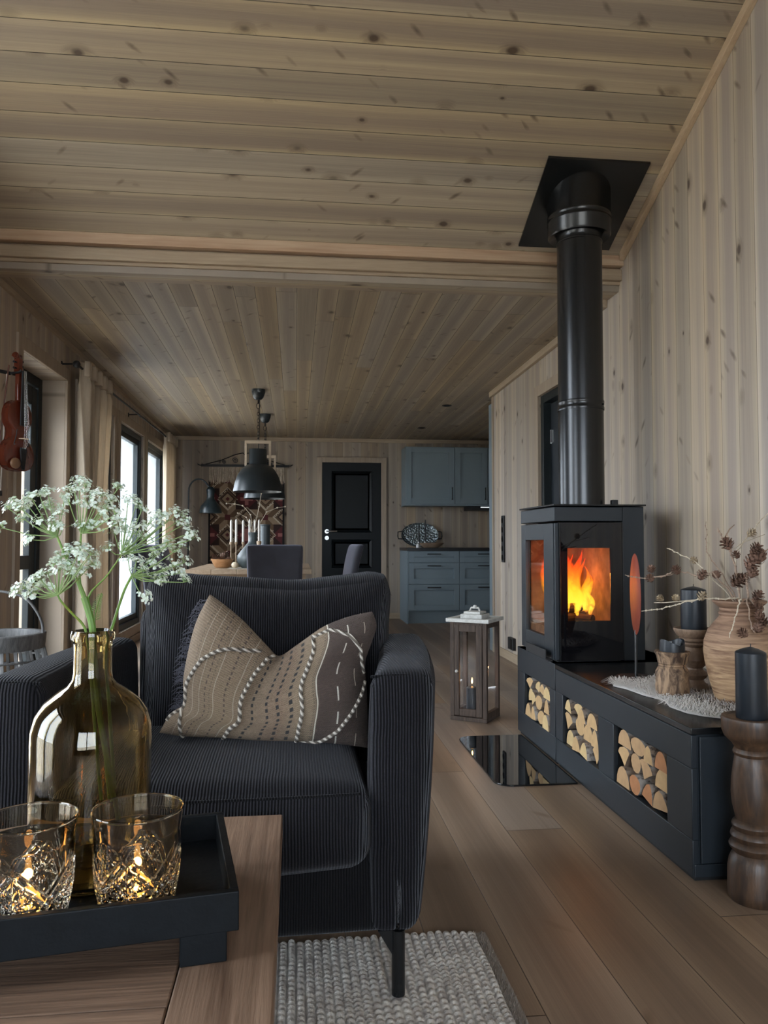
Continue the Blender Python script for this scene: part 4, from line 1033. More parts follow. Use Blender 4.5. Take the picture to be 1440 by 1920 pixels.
# ---------------------------------------------------------------- cut glass tumblers with tealights
M_smoke = glass('smoky_cut_glass', (.80, .75, .66), 0.0, 1.48)
M_flameC = emit('candle_flame', (1.0, .50, .12), 30.0)
M_tea = simple('tealight_wax', (.75, .55, .33), .4, 0, .05, 20, Subsurface_Weight=.2)
M_cup = simple('tealight_cup', (.6, .6, .6), .3, 1.0, .05)
def tumbler(x, y, label, seed):
    t = thing('glass_tumbler', label, 'tumbler', (x, y, TF), group=None)
    NU, NV = 280, 90; H = .138
    def out(u, v):
        z = H*v; r = .0455+.0145*v**1.2+.0055*math.sin(PI*min(1, v*1.25))
        a = 2*PI*u; k = 0
        if v < .66:
            w = min(1, (.66-v)/.05)*min(1, v/.06)
            # diamonds with star cuts: crossing V-grooves
            s = 4; p = (u*s+.5+.03*seed) % 1.0-.5; q = v/.66-.46
            g1 = abs(((p+q)*1.0+.5) % 1.0-.5); g2 = abs(((p-q)*1.0+.5) % 1.0-.5); g1 = abs(g1-.42); g2 = abs(g2-.42)
            rr = math.hypot(p*1.1, q); an = math.atan2(q, p*1.1)
            k = -.0030*max(0, 1-g1/.05)-.0030*max(0, 1-g2/.05)
            if rr < .42:
                k += -.0030*max(0, 1-rr*abs(math.sin(an*6))/6/.011)*min(1, (.42-rr)/.04)
                for r0 in (.14, .26): k += -.0016*max(0, 1-abs(rr*(1+.16*math.cos(an*12))-r0)/.022)
            k = max(k, -.0042)*w
        return (x+(r+k)*math.cos(a), y+(r+k)*math.sin(a), TF+z)
    m = MB().grid(out, NU, NV, wrap=True)
    prof = [(.0600, H), (.0606, H+.0010), (.0600, H+.0024), (.0585, H+.0026), (.0573, H+.0012), (.0558, H-.012), (.0515, .07), (.0435, .020), (.037, .0135), (.00005, .0125)]
    m.lathe(prof, (x, y, TF), NU, cap=False)
    m.lathe([(.0455, 0), (.040, .0012), (.00005, .0012)], (x, y, TF), NU, cap=False)
    o = m.build('cup', M_smoke, t, smooth=30, weld=.00002)
    return t
def tealight(x, y, z, label):
    t = thing('tealight', label, 'tealight', (x, y, z))
    MB().lathe([(.001, 0), (.0185, 0), (.0188, .016), (.0182, .016), (.018, .012)], (x, y, z), 24, cap=False).build('cup', M_cup, t)
    MB().lathe([(.001, .0015), (.0178, .0015), (.0178, .0125), (.001, .012)], (x, y, z), 24, cap=False).build('wax', M_tea, t)
    MB().lathe([(.0004, .013), (.0038, .019), (.0046, .025), (.0028, .036), (.0004, .046)], (x, y, z), 12, cap=False).build('flame', M_flameC, t, smooth=180)
    l = bpy.data.lights.new('candle_light', 'POINT'); l.energy = .20; l.color = (1.0, .45, .12); l.shadow_soft_size = .006
    o = bpy.data.objects.new('candle_light', l); COL.objects.link(o); o.location = (x, y, z+.05)
g1 = (-.345, 1.067); g2 = (-.211, 1.088)
tumbler(*g1, 'smoky cut glass tumbler farther from the tray corner', 0.3); tumbler(*g2, 'smoky cut glass tumbler nearer to the tray corner', 1.1)
tealight(*g1, TF+.0132, 'lit tealight inside the tumbler farther from the tray corner'); tealight(g2[0], g2[1], TF+.0132, 'lit tealight inside the tumbler nearer the tray corner')

# ---------------------------------------------------------------- amber bottle vase
M_amber = glass('amber_glass', (.78, .64, .36), 0.0, 1.46, .06)
VX, VY = -.304, 1.212
t = thing('bottle_vase', 'large amber glass bottle vase holding white cow parsley', 'vase', (VX, VY, TF))
outer = [(.060, .0), (.078, .003), (.0855, .012), (.0868, .03), (.0868, .20), (.0855, .222), (.0795, .243), (.068, .260), (.050, .275), (.036, .284), (.0295, .292), (.0275, .304), (.0272, .335), (.0285, .350), (.0318, .353), (.0322, .360), (.0305, .366), (.0265, .366)]
inner = [(.0250, .360), (.0248, .335), (.0250, .303), (.0272, .292), (.034, .282), (.048, .2725), (.066, .257), (.077, .241), (.0828, .221), (.0840, .20), (.0840, .03), (.082, .016), (.060, .010), (.0001, .012)]
MB().lathe(outer+inner, (VX, VY, TF), 96, cap=False).lathe([(.0001, .004), (.060, 0)], (VX, VY, TF), 96, cap=False).build('bottle', M_amber, t, smooth=60, weld=.00001)
# ---------------------------------------------------------------- dining table and chairs
DT = .75
t = thing('dining_table', 'oak plank dining table in the back of the room by the windows', 'dining table', (-.42, 8.0, 0))
for k in range(5):
    a = -.985+k*.226; MB().box(a+.001, 7.08, DT-.045, a+.225, 8.95, DT).build('plank', wood('oak_table_plank', (.26, .18, .11), (.42, .31, .21), 'Y', 5, .06, .5) if k == 0 else bpy.data.materials['oak_table_plank'], t, bevel=.003)
for lx in (-.88, .04):
    MB().box(lx-.05, 7.25, 0, lx+.05, 7.35, DT-.046).build('leg', M_oak, t); MB().box(lx-.05, 8.68, 0, lx+.05, 8.78, DT-.046).build('leg', M_oak, t)
MB().box(-.83, 7.27, DT-.11, -.01, 7.30, DT-.046).build('apron', M_oak, t, smooth=0)
def dchair(x, y, rz, label):
    t = thing('dining_chair', label, 'dining chair', (x, y, 0), rz, group='upholstered chairs round the dining table', world=False)
    def fs(u, v, w, p):
        if w > 0: p.z += .012*(1-u*u)*(1-v*v)
        return p
    MB().soft((0, 0, .44), (.225, .22, .045), .03, 8, fs).build('seat', M_chair, t, smooth=180)
    def fbq(u, v, w, p):
        q = (w+1)/2; p.y += -.09*q*q+.03*(1-u*u)*q; p.x *= 1+.05*q
        return p
    b = MB().soft((0, -.19, .70), (.225, .036, .275), .03, 12, fbq).build('backrest', M_chair, t, smooth=180)
    m = MB()
    m.tube([(0, -.222, .46), (0, -.224, .70), (0, -.262, .88)], .0035, 6)
    m.tube([(-.215, -.232, .90), (0, -.262, .905), (.215, -.232, .90)], .0025, 6)
    m.build('seam', M_black, b)
    for lx in (-.19, .19):
        for ly in (-.18, .18): MB().tube([(lx*1.08, ly*1.12, 0), (lx, ly, .40)], [.011, .014], 8).build('leg', M_steelsat, t)
    return t
dchair(-.175, 6.80, 0, 'anthracite dining chair seen from behind at the near table end')
dchair(.33, 7.62, PI/2+.12, 'anthracite dining chair on the long table side towards the kitchen')
dchair(-1.15, 7.55, -PI/2-.1, 'anthracite dining chair on the window side, the nearer of the two')
dchair(-1.15, 8.35, -PI/2, 'anthracite dining chair on the window side, the farther of the two')
M_runner = simple('linen_runner', (.45, .40, .32), .9, 0, .1, 50)
single('table_runner', MB().box(-.62, 7.15, DT+.0005, -.18, 8.88, DT+.003), M_runner, 'pale linen runner lying along the dining table', 'table runner', smooth=0)
Z0 = DT+.0035
# cone bowl
t = thing('wooden_bowl', 'light wooden bowl of pine cones on the dining table', 'bowl', (-.70, 7.5, Z0))
MB().lathe([(.001, 0), (.060, 0), (.075, .012), (.105, .075), (.108, .082), (.102, .082), (.070, .018), (.001, .014)], (-.70, 7.5, Z0), 32).build('bowl', wood('orange_bowl_wood', (.36, .17, .07), (.55, .31, .15), 'X', 12, .2, .5), t)
pc = conemesh(.034, .075, M_cone).build('pine_cone', M_cone, None, smooth=20); pm = pc.data; bpy.data.objects.remove(pc)
for i, (dx, dy, dz) in enumerate(((-.055, .0, .05), (.05, -.03, .05), (0, .05, .052), (.0, -.055, .05), (-.02, 0, .098), (.035, .02, .10), (-.045, -.035, .088), (.06, .035, .075))):
    o = bpy.data.objects.new('pine_cone', pm); COL.objects.link(o); o.location = (-.70+dx, 7.5+dy, Z0+dz); o.rotation_euler = (rnd.uniform(-1, 1), rnd.uniform(-1, 1), rnd.random()*6); o.scale = (.70,)*3
    tag(o, 'brown pine cone heaped in the light wooden bowl', 'pine cone', 'pine cones in the wooden bowl')
# candelabra: five white candles on slim holders
CX = [-.512, -.425, -.337, -.24, -.16]
for k, px in enumerate((512.5-76, 459.5-13, 456, 468, 478)): pass
xs = [at(p, 985, 7.75).x for p in (433.5, 443, 456, 468, 478)]
nm_ = ['first', 'second', 'third', 'fourth', 'fifth']
cx_ = sum(xs)/5
t = thing('candelabra', 'slim iron candelabra with five white candles on the dining table', 'candelabra', (cx_, 7.75, Z0))
m = MB().box(xs[0]-.03, 7.71, Z0, xs[-1]+.03, 7.79, Z0+.012); m.build('base', M_iron, t, bevel=.003)
for x in xs:
    MB().tube([(x, 7.75, Z0+.012), (x, 7.75, Z0+.225)], .005, 8).build('stem', M_oak, t)
    MB().lathe([(.006, 0), (.014, .008), (.016, .028), (.0125, .03), (.0115, .012)], (x, 7.75, Z0+.215), 16).build('socket', M_oak, t)
for k, x in enumerate(xs):
    candle(x, 7.75, Z0+.232, .0115, .235+.006*(k % 2), '%s white candle from the windows in the iron candelabra' % nm_[k], 'taper_candle', M_wwax, grp='white candelabra candles')
# dark bottles and a wooden stick candle
M_slate = simple('slate_glaze', (.045, .058, .062), .4, 0, .15, 20)
v1 = at(474, 1050, 7.35)
t = thing('round_vase', 'round slate grey vase with a narrow neck on the dining table', 'vase', (v1.x, 7.35, Z0))
MB().lathe([(.001, 0), (.10, 0), (.135, .03), (.150, .08), (.142, .12), (.110, .165), (.075, .205), (.050, .235), (.038, .255), (.036, .30), (.046, .325), (.046, .335), (.034, .335), (.03, .30)], (v1.x, 7.35, Z0), 40, sq=.8).build('body', M_slate, t)
m = MB(); vb = Vector((v1.x, 7.35, Z0+.31))
for pts in ([(487, 985), (486, 950), (490, 925), (492, 905)], [(485, 985), (470, 965), (455, 948), (440, 945), (425, 944)], [(487, 985), (500, 960), (520, 952), (535, 950)], [(485, 985), (462, 970), (446, 962)]):
    Q = [vb.lerp(at(p[0], p[1], 7.35), .02 if i == 0 else 1) for i, p in enumerate(pts)]
    m.tube(Q, [.0035-.0006*i for i in range(len(Q))], 5)
    for q in Q[1:]: m.ball(q, .008, 6, 4)
tw = thing('bare_branch', 'bare grey branches standing in the slate vase', 'branch', vb); m.build('stem', M_twigp, tw)
v2 = at(497, 1050, 7.55)
t = thing('tall_bottle', 'straight slate grey bottle beside the round vase', 'bottle', (v2.x, 7.55, Z0))
MB().lathe([(.001, 0), (.062, 0), (.065, .01), (.066, .17), (.060, .19), (.050, .205), (.047, .22), (.047, .40), (.052, .405), (.052, .415), (.040, .415)], (v2.x, 7.55, Z0), 32).build('body', M_slate, t)
v3 = at(486, 1050, 7.28)
t = thing('stick_candle_holder', 'pale notched wooden stick candle holder in front of the bottles', 'candle holder', (v3.x, 7.22, Z0))
MB().lathe([(.001, 0), (.030, 0), (.030, .012), (.016, .02), (.018, .04), (.014, .06), (.020, .10), (.015, .14), (.021, .17), (.015, .20), (.023, .24), (.020, .255), (.001, .255)], (v3.x, 7.22, Z0), 12).build('stick', M_oak, t)
candle(v3.x, 7.22, Z0+.256, .009, .20, 'thin white candle on the notched stick holder', 'taper_candle', M_wwax)
o = MB().ball((0, 0, 0), .035, 16, 10, (1, 1, .85)).build('gourd', simple('cream_gourd', (.6, .5, .36), .5), None, M=Matrix.Translation((at(441, 1050, 7.3).x, 7.3, Z0+.030)))
tag(o, 'small cream gourd beside the cone bowl', 'gourd')

# ---------------------------------------------------------------- pendant lamps over the table
M_pend = simple('pendant_lacquer', (.014, .020, .023), .33, 0, .05)
def pendant(x, y, label, zb):
    zc = low(y)
    t = thing('pendant_lamp', label, 'pendant lamp', (x, y, zb), group=None)
    MB().lathe([(.001, 0), (.062, 0), (.060, -.03), (.045, -.075), (.028, -.092), (.010, -.096), (.001, -.096)], (x, y, zc), 28).build('canopy', M_pend, t)
    m = MB(); ring = [(x+.017*math.cos(a), y, zc-.15+.024*math.sin(a)) for a in [2*PI*k/16 for k in range(16)]]
    m.tube(ring, .003, 6, closed=True); m.tube([(x, y, zc-.094), (x, y, zc-.126)], .006, 8)
    z = zc-.178; k = 0
    while z > zb+.475:
        lk = []
        for j in range(12):
            a = 2*PI*j/12; ca, sa = .008*math.cos(a), .019*math.sin(a); lk.append((x+(ca if k % 2 else 0), y+(0 if k % 2 else ca), z-.014+sa))
        m.tube(lk, .0024, 5, closed=True); z -= .030; k += 1
    m.build('chain', M_iron, t)
    MB().tube([(x+.01, y, zc-.09), (x+.012, y+.004, zc-.3), (x+.004, y, zb+.35)], .004, 6).build('cable', M_black, t)
    m = MB(); w, d = .118, .014; z0, z1 = zb+.235, zb+.465
    m.box(x-w, y-d, z1-.028, x+w, y+d, z1).box(x-w, y-d, z0, x-w+.020, y+d, z1-.028).box(x+w-.020, y-d, z0, x+w, y+d, z1-.028)
    m.build('wooden_yoke', wood('pale_ash', (.42, .32, .22), (.55, .44, .32), 'X', 8, .1, .5), t, smooth=0, bevel=.002)
    m = MB()
    for s in (-1, 1): m.tube([(x+s*(w-.002), y, z0+.02), (x+s*.078, y, z0+.02)], .008, 8)
    m.build('pivot', M_pend, t)
    MB().lathe([(.001, .385), (.078, .385), (.080, .380), (.080, .255), (.086, .245), (.110, .235), (.150, .200), (.185, .145), (.205, .085), (.216, .030), (.220, .012), (.222, .0), (.217, .0), (.212, .03), (.20, .085), (.18, .14), (.145, .19), (.10, .22), (.07, .25), (.001, .25)], (x, y, zb), 56, cap=False).build('shade', M_pend, t)
    MB().ball((x, y, zb+.10), .03, 12, 8).tube([(x, y, zb+.12), (x, y, zb+.25)], .02, 12).build('bulb', simple('unlit_bulb', (.7, .7, .68), .2), t)
pendant(-.345, 7.03, 'black dome pendant with wooden yoke nearer the armchair', 1.452)
pendant(-.335, 8.30, 'black dome pendant partly hidden behind the nearer one', 1.46)
# small dangling dried sprig chain under the lamp
# ---------------------------------------------------------------- wall hanging on an iron rod
yw = YB-.03
x0, x1, z0, z1 = -1.105, -.150, .62, 1.86
t = thing('woven_wall_hanging', 'brown and maroon star patterned woven wall hanging with fringe', 'wall hanging', (-.63, yw, z1))
cols = {'dark': (.030, .014, .012), 'maroon': (.085, .018, .020), 'brown': (.115, .070, .040), 'tan': (.27, .195, .13), 'cream': (.50, .42, .32), 'black': (.012, .010, .010), 'pink': (.30, .12, .11)}
keys = list(cols); mats_ = [simple('wool_'+k, c, .95, 0, .2, 120) for k, c in cols.items()]
nxc, nzc = 84, 104
def pat(i, j):
    u = (i+.5)/nxc*2.0; v = (j+.5)/nzc*2.5+.0
    if i < 2 or i > nxc-3: return 'black'
    a = (u % 1.0)*2-1; b = (v % 1.0)*2-1          # star tile
    X, Y = abs(a), abs(b)
    # eight pointed star: eight rhombi
    hi, lo = max(X, Y), min(X, Y)
    inr = lo < hi*.98 and hi < .30+ (lo if lo < .36 else .36-(lo-.36)*0) and hi < .78 and not (lo > .40)
    if hi < .80 and lo < .42 and (hi-lo) < .42 and hi > .02:
        if (hi-lo) > .365 or hi > .755: return 'cream'
        s = (a > 0) ^ (b > 0) ^ (X > Y)
        if hi < .14: return 'maroon'
        return 'brown' if s else 'tan'
    # diamond between stars
    a2 = ((u+.5) % 1.0)*2-1; b2 = ((v) % 1.0)*2-1; d = abs(a2)+abs(b2)
    a3 = ((u) % 1.0)*2-1; b3 = ((v+.5) % 1.0)*2-1; d3 = abs(a3)+abs(b3)
    for dd in (d, d3):
        if dd < .56:
            if dd > .50: return 'cream' if (i+j) % 3 else 'dark'
            if dd > .38: return 'brown'
            if dd > .30: return 'dark'
            if dd > .12: return 'tan'
            return 'maroon'
    a4 = ((u+.5) % 1.0)*2-1; b4 = ((v+.5) % 1.0)*2-1
    if (abs(a4) < .10 and abs(b4) < .34) or (abs(b4) < .10 and abs(a4) < .34): return 'pink'
    return 'dark' if (abs(a4)+abs(b4)) > .62 else 'maroon'
m = MB(); th = .012
for j in range(nzc):
    for i in range(nxc):
        m.mi = keys.index(pat(i, j)); xa = x0+(x1-x0)*i/nxc; xb = x0+(x1-x0)*(i+1)/nxc; za = z0+(1.78-z0)*j/nzc; zb_ = z0+(1.78-z0)*(j+1)/nzc
        m.add([(xa, yw-th/2, za), (xb, yw-th/2, za), (xb, yw-th/2, zb_), (xa, yw-th/2, zb_)], [(0, 1, 2, 3)])
m.mi = 0; m.box(x0, yw-th/2+.0008, z0, x1, yw+th/2, 1.78)
m.build('woven_panel', mats_, t, smooth=0)
m = MB(); rr = random.Random(4)
for i in range(95):
    x = x0+.01+(x1-x0-.02)*i/94; zz = 1.955
    m.tube([(x, yw-.01, zz), (x+rr.gauss(0, .006), yw-.016-rr.random()*.01, 1.87), (x+rr.gauss(0, .008), yw-.014-rr.random()*.012, 1.765-rr.random()*.03)], .0036, 4)
o = m.build('fringe', simple('fringe_yarn', (.62, .53, .42), .95, 0, .3, 60), t, smooth=0); o['kind'] = 'stuff'
t = thing('iron_hanger', 'black wrought iron rod with scrolls carrying the wall hanging', 'hanger', (-.63, yw, 1.98))
m = MB().box(-1.20, yw-.022, 1.955, -.09, yw-.008, 1.985); 
for s in (-1, 1): m.tube([(-.645+s*.545, yw-.015, 1.97), (-.645+s*.58, yw-.015, 1.975), (-.645+s*.60, yw-.015, 1.99)], .006, 6)
m.build('rod', M_iron, t, smooth=0)
m = MB()
for s in (-1, 1):
    m.tube([(-.645+s*.50, yw-.015, 1.985), (-.645+s*.30, yw-.015, 2.04), (-.645+s*.12, yw-.015, 2.115), (-.645+s*.03, yw-.015, 2.135), (-.645, yw-.015, 2.10)], .006, 6)
    for cx_, cz, r in ((.13, 2.035, .040), (.27, 2.015, .026)):
        m.tube([(-.645+s*(cx_+r*(1-k/26)*math.cos(k*.5)), yw-.015, cz+r*(1-k/26)*math.sin(k*.5)) for k in range(24)], .0045, 5)
m.build('scrollwork', M_iron, t)

# ---------------------------------------------------------------- arc floor lamp
t = thing('floor_lamp', 'petrol black floor lamp with bent neck in the back corner', 'floor lamp', (-1.265, 9.3, 0))
lx = -1.265
MB().lathe([(.001, 0), (.13, 0), (.132, .012), (.10, .022), (.012, .03), (.001, .03)], (lx, 9.3, 0), 32).build('base', M_teal, t)
P = [(lx, 9.3, .03), (lx, 9.3, 1.45)]+[(lx+.118-.118*math.cos(a), 9.3, 1.60+.145*math.sin(a)) for a in [PI*k/12 for k in range(0, 11)]]
MB().tube(P, .0095, 10).build('pole', M_teal, t, smooth=180)
MB().lathe([(.001, .31), (.030, .31), (.050, .285), (.052, .27), (.048, .255), (.042, .20), (.045, .17), (.075, .13), (.112, .085), (.128, .04), (.132, 0), (.127, 0), (.122, .04), (.10, .085), (.06, .13), (.001, .15)], (-1.01, 9.3, 1.340), 40, cap=False).build('lamp_shade', M_teal, t)
MB().tube([P[-1], (-1.02, 9.3, 1.645)], .0095, 8).build('joint', M_teal, t)

# ---------------------------------------------------------------- kitchen
def shaker(m, x0, x1, z0, z1, y, fr=.065, flat=False):
    g = .003; x0 += g; x1 -= g; z0 += g; z1 -= g
    if flat or z1-z0 < .13: m.box(x0, y-.02, z0, x1, y, z1); return
    m.box(x0, y-.02, z0, x0+fr, y, z1); m.box(x1-fr, y-.02, z0, x1, y, z1); m.box(x0+fr, y-.02, z0, x1-fr, y, z0+fr); m.box(x0+fr, y-.02, z1-fr, x1-fr, y, z1)
    m.box(x0+fr, y-.004, z0+fr, x1-fr, y, z1-fr)
YF = 9.335
def base_unit(x0, x1, label):
    t = thing('base_cabinet', label, 'kitchen cabinet', ((x0+x1)/2, 9.65, 0), group=None)
    MB().box(x0, YF, .155, x1, YB-.015, .888).build('body', M_kit, t, smooth=0)
    MB().box(x0, YF+.04, 0, x1, YF+.058, .154).build('plinth', M_kit, t, smooth=0)
    for z0, z1 in ((.745, .885), (.48, .742), (.158, .477)):
        m = MB(); shaker(m, x0, x1, z0, z1, YF)
        dd = m.build('drawer', M_kit, t, smooth=0, bevel=.001)
        hx = (x0+x1)/2; hz = z1-.035
        MB().box(hx-.085, YF-.042, hz-.006, hx+.085, YF-.032, hz+.006).box(hx-.08, YF-.034, hz-.004, hx-.07, YF-.02, hz+.004).box(hx+.07, YF-.034, hz-.004, hx+.08, YF-.02, hz+.004).build('handle', M_black, dd, smooth=0)
base_unit(1.368, 2.000, 'blue-grey drawer cabinet below the oval metal tray')
base_unit(2.001, 2.632, 'blue-grey drawer cabinet half hidden behind the partition wall')
single('cabinet_side_panel', MB().box(1.350, YF-.02, 0, 1.367, YB-.016, .888), M_kit, 'blue-grey side panel closing the lower cabinets next to the door', 'cabinet panel', smooth=0)
single('worktop', MB().box(1.345, YF-.035, .889, 2.66, YB-.014, .925), M_counter, 'black kitchen worktop on the blue-grey drawer cabinets', 'worktop', smooth=0, bevel=.002)
YU = 9.60
def wall_unit(x0, x1, label, hs, dbl=False):
    t = thing('wall_cabinet', label, 'kitchen cabinet', ((x0+x1)/2, 9.79, 1.46), group=None)
    MB().box(x0, YU, 1.475, x1, YB-.002, 2.205).build('body', M_kit, t, smooth=0)
    m = MB(); shaker(m, x0, x1, 1.478, 2.202, YU, .07); dd = m.build('door', M_kit, t, smooth=0, bevel=.001)
    hx = x1-.035 if hs > 0 else x0+.035
    MB().box(hx-.005, YU-.055, 1.53, hx+.005, YU-.045, 1.69).box(hx-.004, YU-.047, 1.535, hx+.004, YU-.02, 1.545).box(hx-.004, YU-.047, 1.675, hx+.004, YU-.02, 1.685).build('handle', M_black, dd, smooth=0)
wall_unit(1.372, 2.000, 'blue-grey wall cabinet, the one nearest the dark door', 1)
wall_unit(2.001, 2.430, 'narrower blue-grey wall cabinet in the middle', 1)
wall_unit(2.431, 3.00, 'blue-grey wall cabinet cut off by the partition wall', -1)
single('cabinet_light_rail', MB().box(1.366, YU-.025, 1.455, 3.0, YB-.03, 1.4745), M_kit, 'blue-grey light rail under the wall cabinets', 'rail', smooth=0)
t = thing('extractor_hood', 'flat black extractor under the wall cabinets', 'extractor hood', (2.36, 9.7, 1.40))
MB().box(2.20, YU, 1.405, 2.52, YB-.03, 1.4545).build('housing', M_black, t, smooth=0, bevel=.002)
MB().box(2.34, YU-.004, 1.435, 2.50, YU, 1.446).build('light_strip', emit('hood_light', (.85, .95, 1.0), 1.2), t, smooth=0)
# tall side panel seen as a slim strip along the wall end
t = thing('tall_cabinet', 'slim blue-grey tall cabinet edge beside the partition wall end', 'kitchen cabinet', (1.9, 7.0, 0))
MB().box(XR-.004, 6.907, .002, 2.35, 7.03, 2.28).build('body', M_kit, t, smooth=0)
# oval tray leaning on the wall
M_hammer = NT('hammered_metal'); x_, y_, z_, v_ = M_hammer.xyz()
hv = M_hammer.n('TexVoronoi', {'feature': 'F1'}, 0, Vector=v_, Scale=42.0)
M_hammer = M_hammer.pbr((.26, .30, .31), .35, .85, M_hammer.bump(hv, 1.0, .012))
t = thing('oval_tray', 'hammered oval metal tray with handles leaning on the kitchen wall', 'tray', (1.60, 9.85, .926))
TQ = Matrix.Translation((1.605, 9.885, .926)) @ Matrix.Rotation(math.radians(-14), 4, 'X')
def ov(u, v):
    a = 2*PI*u; r = [0.001, .5, .86, .93, 1.0, 1.0, .93, .5, .001][int(round(v*8))]; y = [0, 0, 0, -.012, -.022, -.016, -.004, .006, .006][int(round(v*8))]
    return (.245*r*math.cos(a), y, .165+.163*r*math.sin(a))
MB().grid(ov, 56, 9, wrap=True).build('dish', M_hammer, t, M=TQ)
for s in (-1, 1):
    MB().tube([(s*.225, -.010, .215), (s*.285, -.012, .205), (s*.29, -.012, .15), (s*.282, -.012, .115), (s*.222, -.010, .112)], .008, 8).build('handle', M_iron, t, M=TQ)
t = thing('wooden_dish', 'shallow wooden dish in front of the oval tray', 'dish', (1.70, 9.62, .9255))
MB().lathe([(.001, 0), (.09, 0), (.10, .006), (.165, .055), (.17, .062), (.16, .060), (.09, .014), (.001, .010)], (1.70, 9.62, .9255), 40, sq=.6).build('dish', wood('olive_dish_wood', (.22, .14, .09), (.38, .27, .19), 'X', 10, .2, .5), t)
def black_taper(x, y, z, h, label):
    t = thing('black_candlestick', label, 'candlestick', (x, y, z))
    MB().lathe([(.001, 0), (.035, 0), (.035, .008), (.012, .014), (.010, .05), (.016, .06), (.016, .075), (.001, .075)], (x, y, z), 20).build('stick', M_chrome, t)
    MB().tube([(x, y, z+.075), (x, y, z+h)], [.011, .009], 12).build('candle', M_black, t)
black_taper(1.525, 9.50, .9255, .28, 'shorter black candle in a steel stick before the oval tray')
black_taper(1.66, 9.80, .9255, .36, 'taller black candle in a steel stick beside the oval tray')
single('salt_pot', MB().lathe([(.001, 0), (.02, 0), (.022, .03), (.015, .045), (.016, .05), (.001, .052)], (1.50, 9.42, .9255), 16), simple('white_porcelain', (.7, .7, .68), .3), 'little white pot on the worktop in front of the oval tray', 'pot')

# fittings on wall and ceiling
for i, (px, py, lab) in enumerate(((838, 761, 'black recessed spotlight in the low ceiling, nearer one'), (791, 805, 'black recessed spotlight in the low ceiling, one near the wall cabinets'))):
    yy = (7.587, 9.0)[i]; xx = (1.507, 1.48)[i]; zz = low(yy)
    t = thing('recessed_spotlight', lab, 'spotlight', (xx, yy, zz))
    MB().lathe([(.030, -.001), (.048, -.001), (.050, -.006), (.034, -.006), (.030, -.001)], (xx, yy, zz), 28, cap=False).build('ring', M_black, t)
    MB().lathe([(.001, -.0015), (.031, -.0015), (.031, -.003), (.001, -.003)], (xx, yy, zz), 28).build('lens', M_blkglass, t)
t = thing('socket_strip', 'upright black strip of wall sockets on the partition wall', 'socket strip', (XR, 6.53, 1.02))
MB().box(XR-.016, 6.497, .822, XR-.0005, 6.573, 1.228).build('plate', M_black, t, smooth=0, bevel=.003)
for k in range(5):
    z = .862+k*.081; MB().tube([(XR-.0165, 6.535, z), (XR-.0195, 6.535, z)], .026, 20).build('socket', M_steelsat, t)
t = thing('wall_outlet', 'small black double outlet low on the partition wall', 'outlet', (XR, 6.26, .16))
MB().box(XR-.03, 6.19, .105, XR-.0005, 6.335, .205).build('box', M_black, t, smooth=0, bevel=.004)
MB().box(XR-.032, 6.205, .115, XR-.030, 6.255, .195).build('rocker', M_steelsat, t, smooth=0)

# ---------------------------------------------------------------- floor lantern
LQ = Matrix.Translation((1.020, 4.333, 0)) @ Matrix.Rotation(math.radians(-34.3), 4, 'Z')
M_rec = M_darkwood
t = thing('floor_lantern', 'tall dark reclaimed wood lantern with a whitewashed top on the floor', 'lantern', (1.020, 4.333, 0))
h = .109; H = .548
m = MB().box(-h, -h, .0, h, h, .022); m.build('base', M_rec, t, M=LQ, smooth=0, bevel=.003)
for sx in (-1, 1):
    for sy in (-1, 1):
        m = MB().box(sx*h-(sx > 0)*.024, sy*h-(sy > 0)*.024, .022, sx*h+(sx < 0)*.024, sy*h+(sy < 0)*.024, H); m.build('post', M_rec, t, M=LQ, smooth=0, bevel=.003)
m = MB()
for q in ((-h, -h, h, -h+.024), (-h, h-.024, h, h)): m.box(q[0]+.024, q[1], H-.03, q[2]-.024, q[3], H)
for q in ((-h, h), (h-.024, h)): pass
m.box(-h, -h+.024, H-.03, -h+.024, h-.024, H).box(h-.024, -h+.024, H-.03, h, h-.024, H).box(h-.024, -h+.024, .022, h, h-.024, .05).box(-h, -h+.024, .022, -h+.024, h-.024, .05)
m.build('top_rail', M_rec, t, M=LQ, smooth=0)
# door frame
m = MB(); a, b_ = h-.026, .046
yo = -h-.004
m.box(-a, yo, .028, -a+.030, yo+.018, H-.012).box(a-.036, yo, .028, a, yo+.018, H-.012).box(-a+.030, yo, .028, a-.036, yo+.018, .068).box(-a+.030, yo, H-.052, a-.036, yo+.018, H-.012)
dr = m.build('door', M_rec, t, M=LQ, smooth=0, bevel=.004)
MB().box(-a+.028, yo+.008, .066, a-.034, yo+.010, H-.050).build('pane', M_pane, dr, M=LQ, smooth=0)
MB().ball((0, 0, 0), .009, 12, 8).build('knob', M_whitewash, dr, M=LQ @ Matrix.Translation((-a+.018, yo-.008, .275)))
for q in ((-h+.008, -h+.024, -h+.010, h-.024), (h-.010, -h+.024, h-.008, h-.024), (-h+.024, h-.010, h-.024, h-.008)):
    MB().box(q[0], q[1], .05, q[2], q[3], H-.03).build('pane', M_pane, t, M=LQ, smooth=0)
m = MB(); e = .128
for q in ((-e, -e, e, -e+.03), (-e, e-.03, e, e), (-e, -e+.03, -e+.03, e-.03), (e-.03, -e+.03, e, e-.03)): m.box(q[0], q[1], H+.0005, q[2], q[3], H+.022)
m.build('top_frame', M_whitewash, t, M=LQ, smooth=0, bevel=.003)
MB().box(-e+.03, -e+.03, H+.002, e-.03, e-.03, H+.010).build('roof_board', M_rec, t, M=LQ, smooth=0)
MB().box(-.065, -.065, H+.010, .065, .065, H+.042).box(-.05, -.05, H+.042, .05, .05, H+.056).build('cap', M_whitewash, t, M=LQ, smooth=0, bevel=.003)
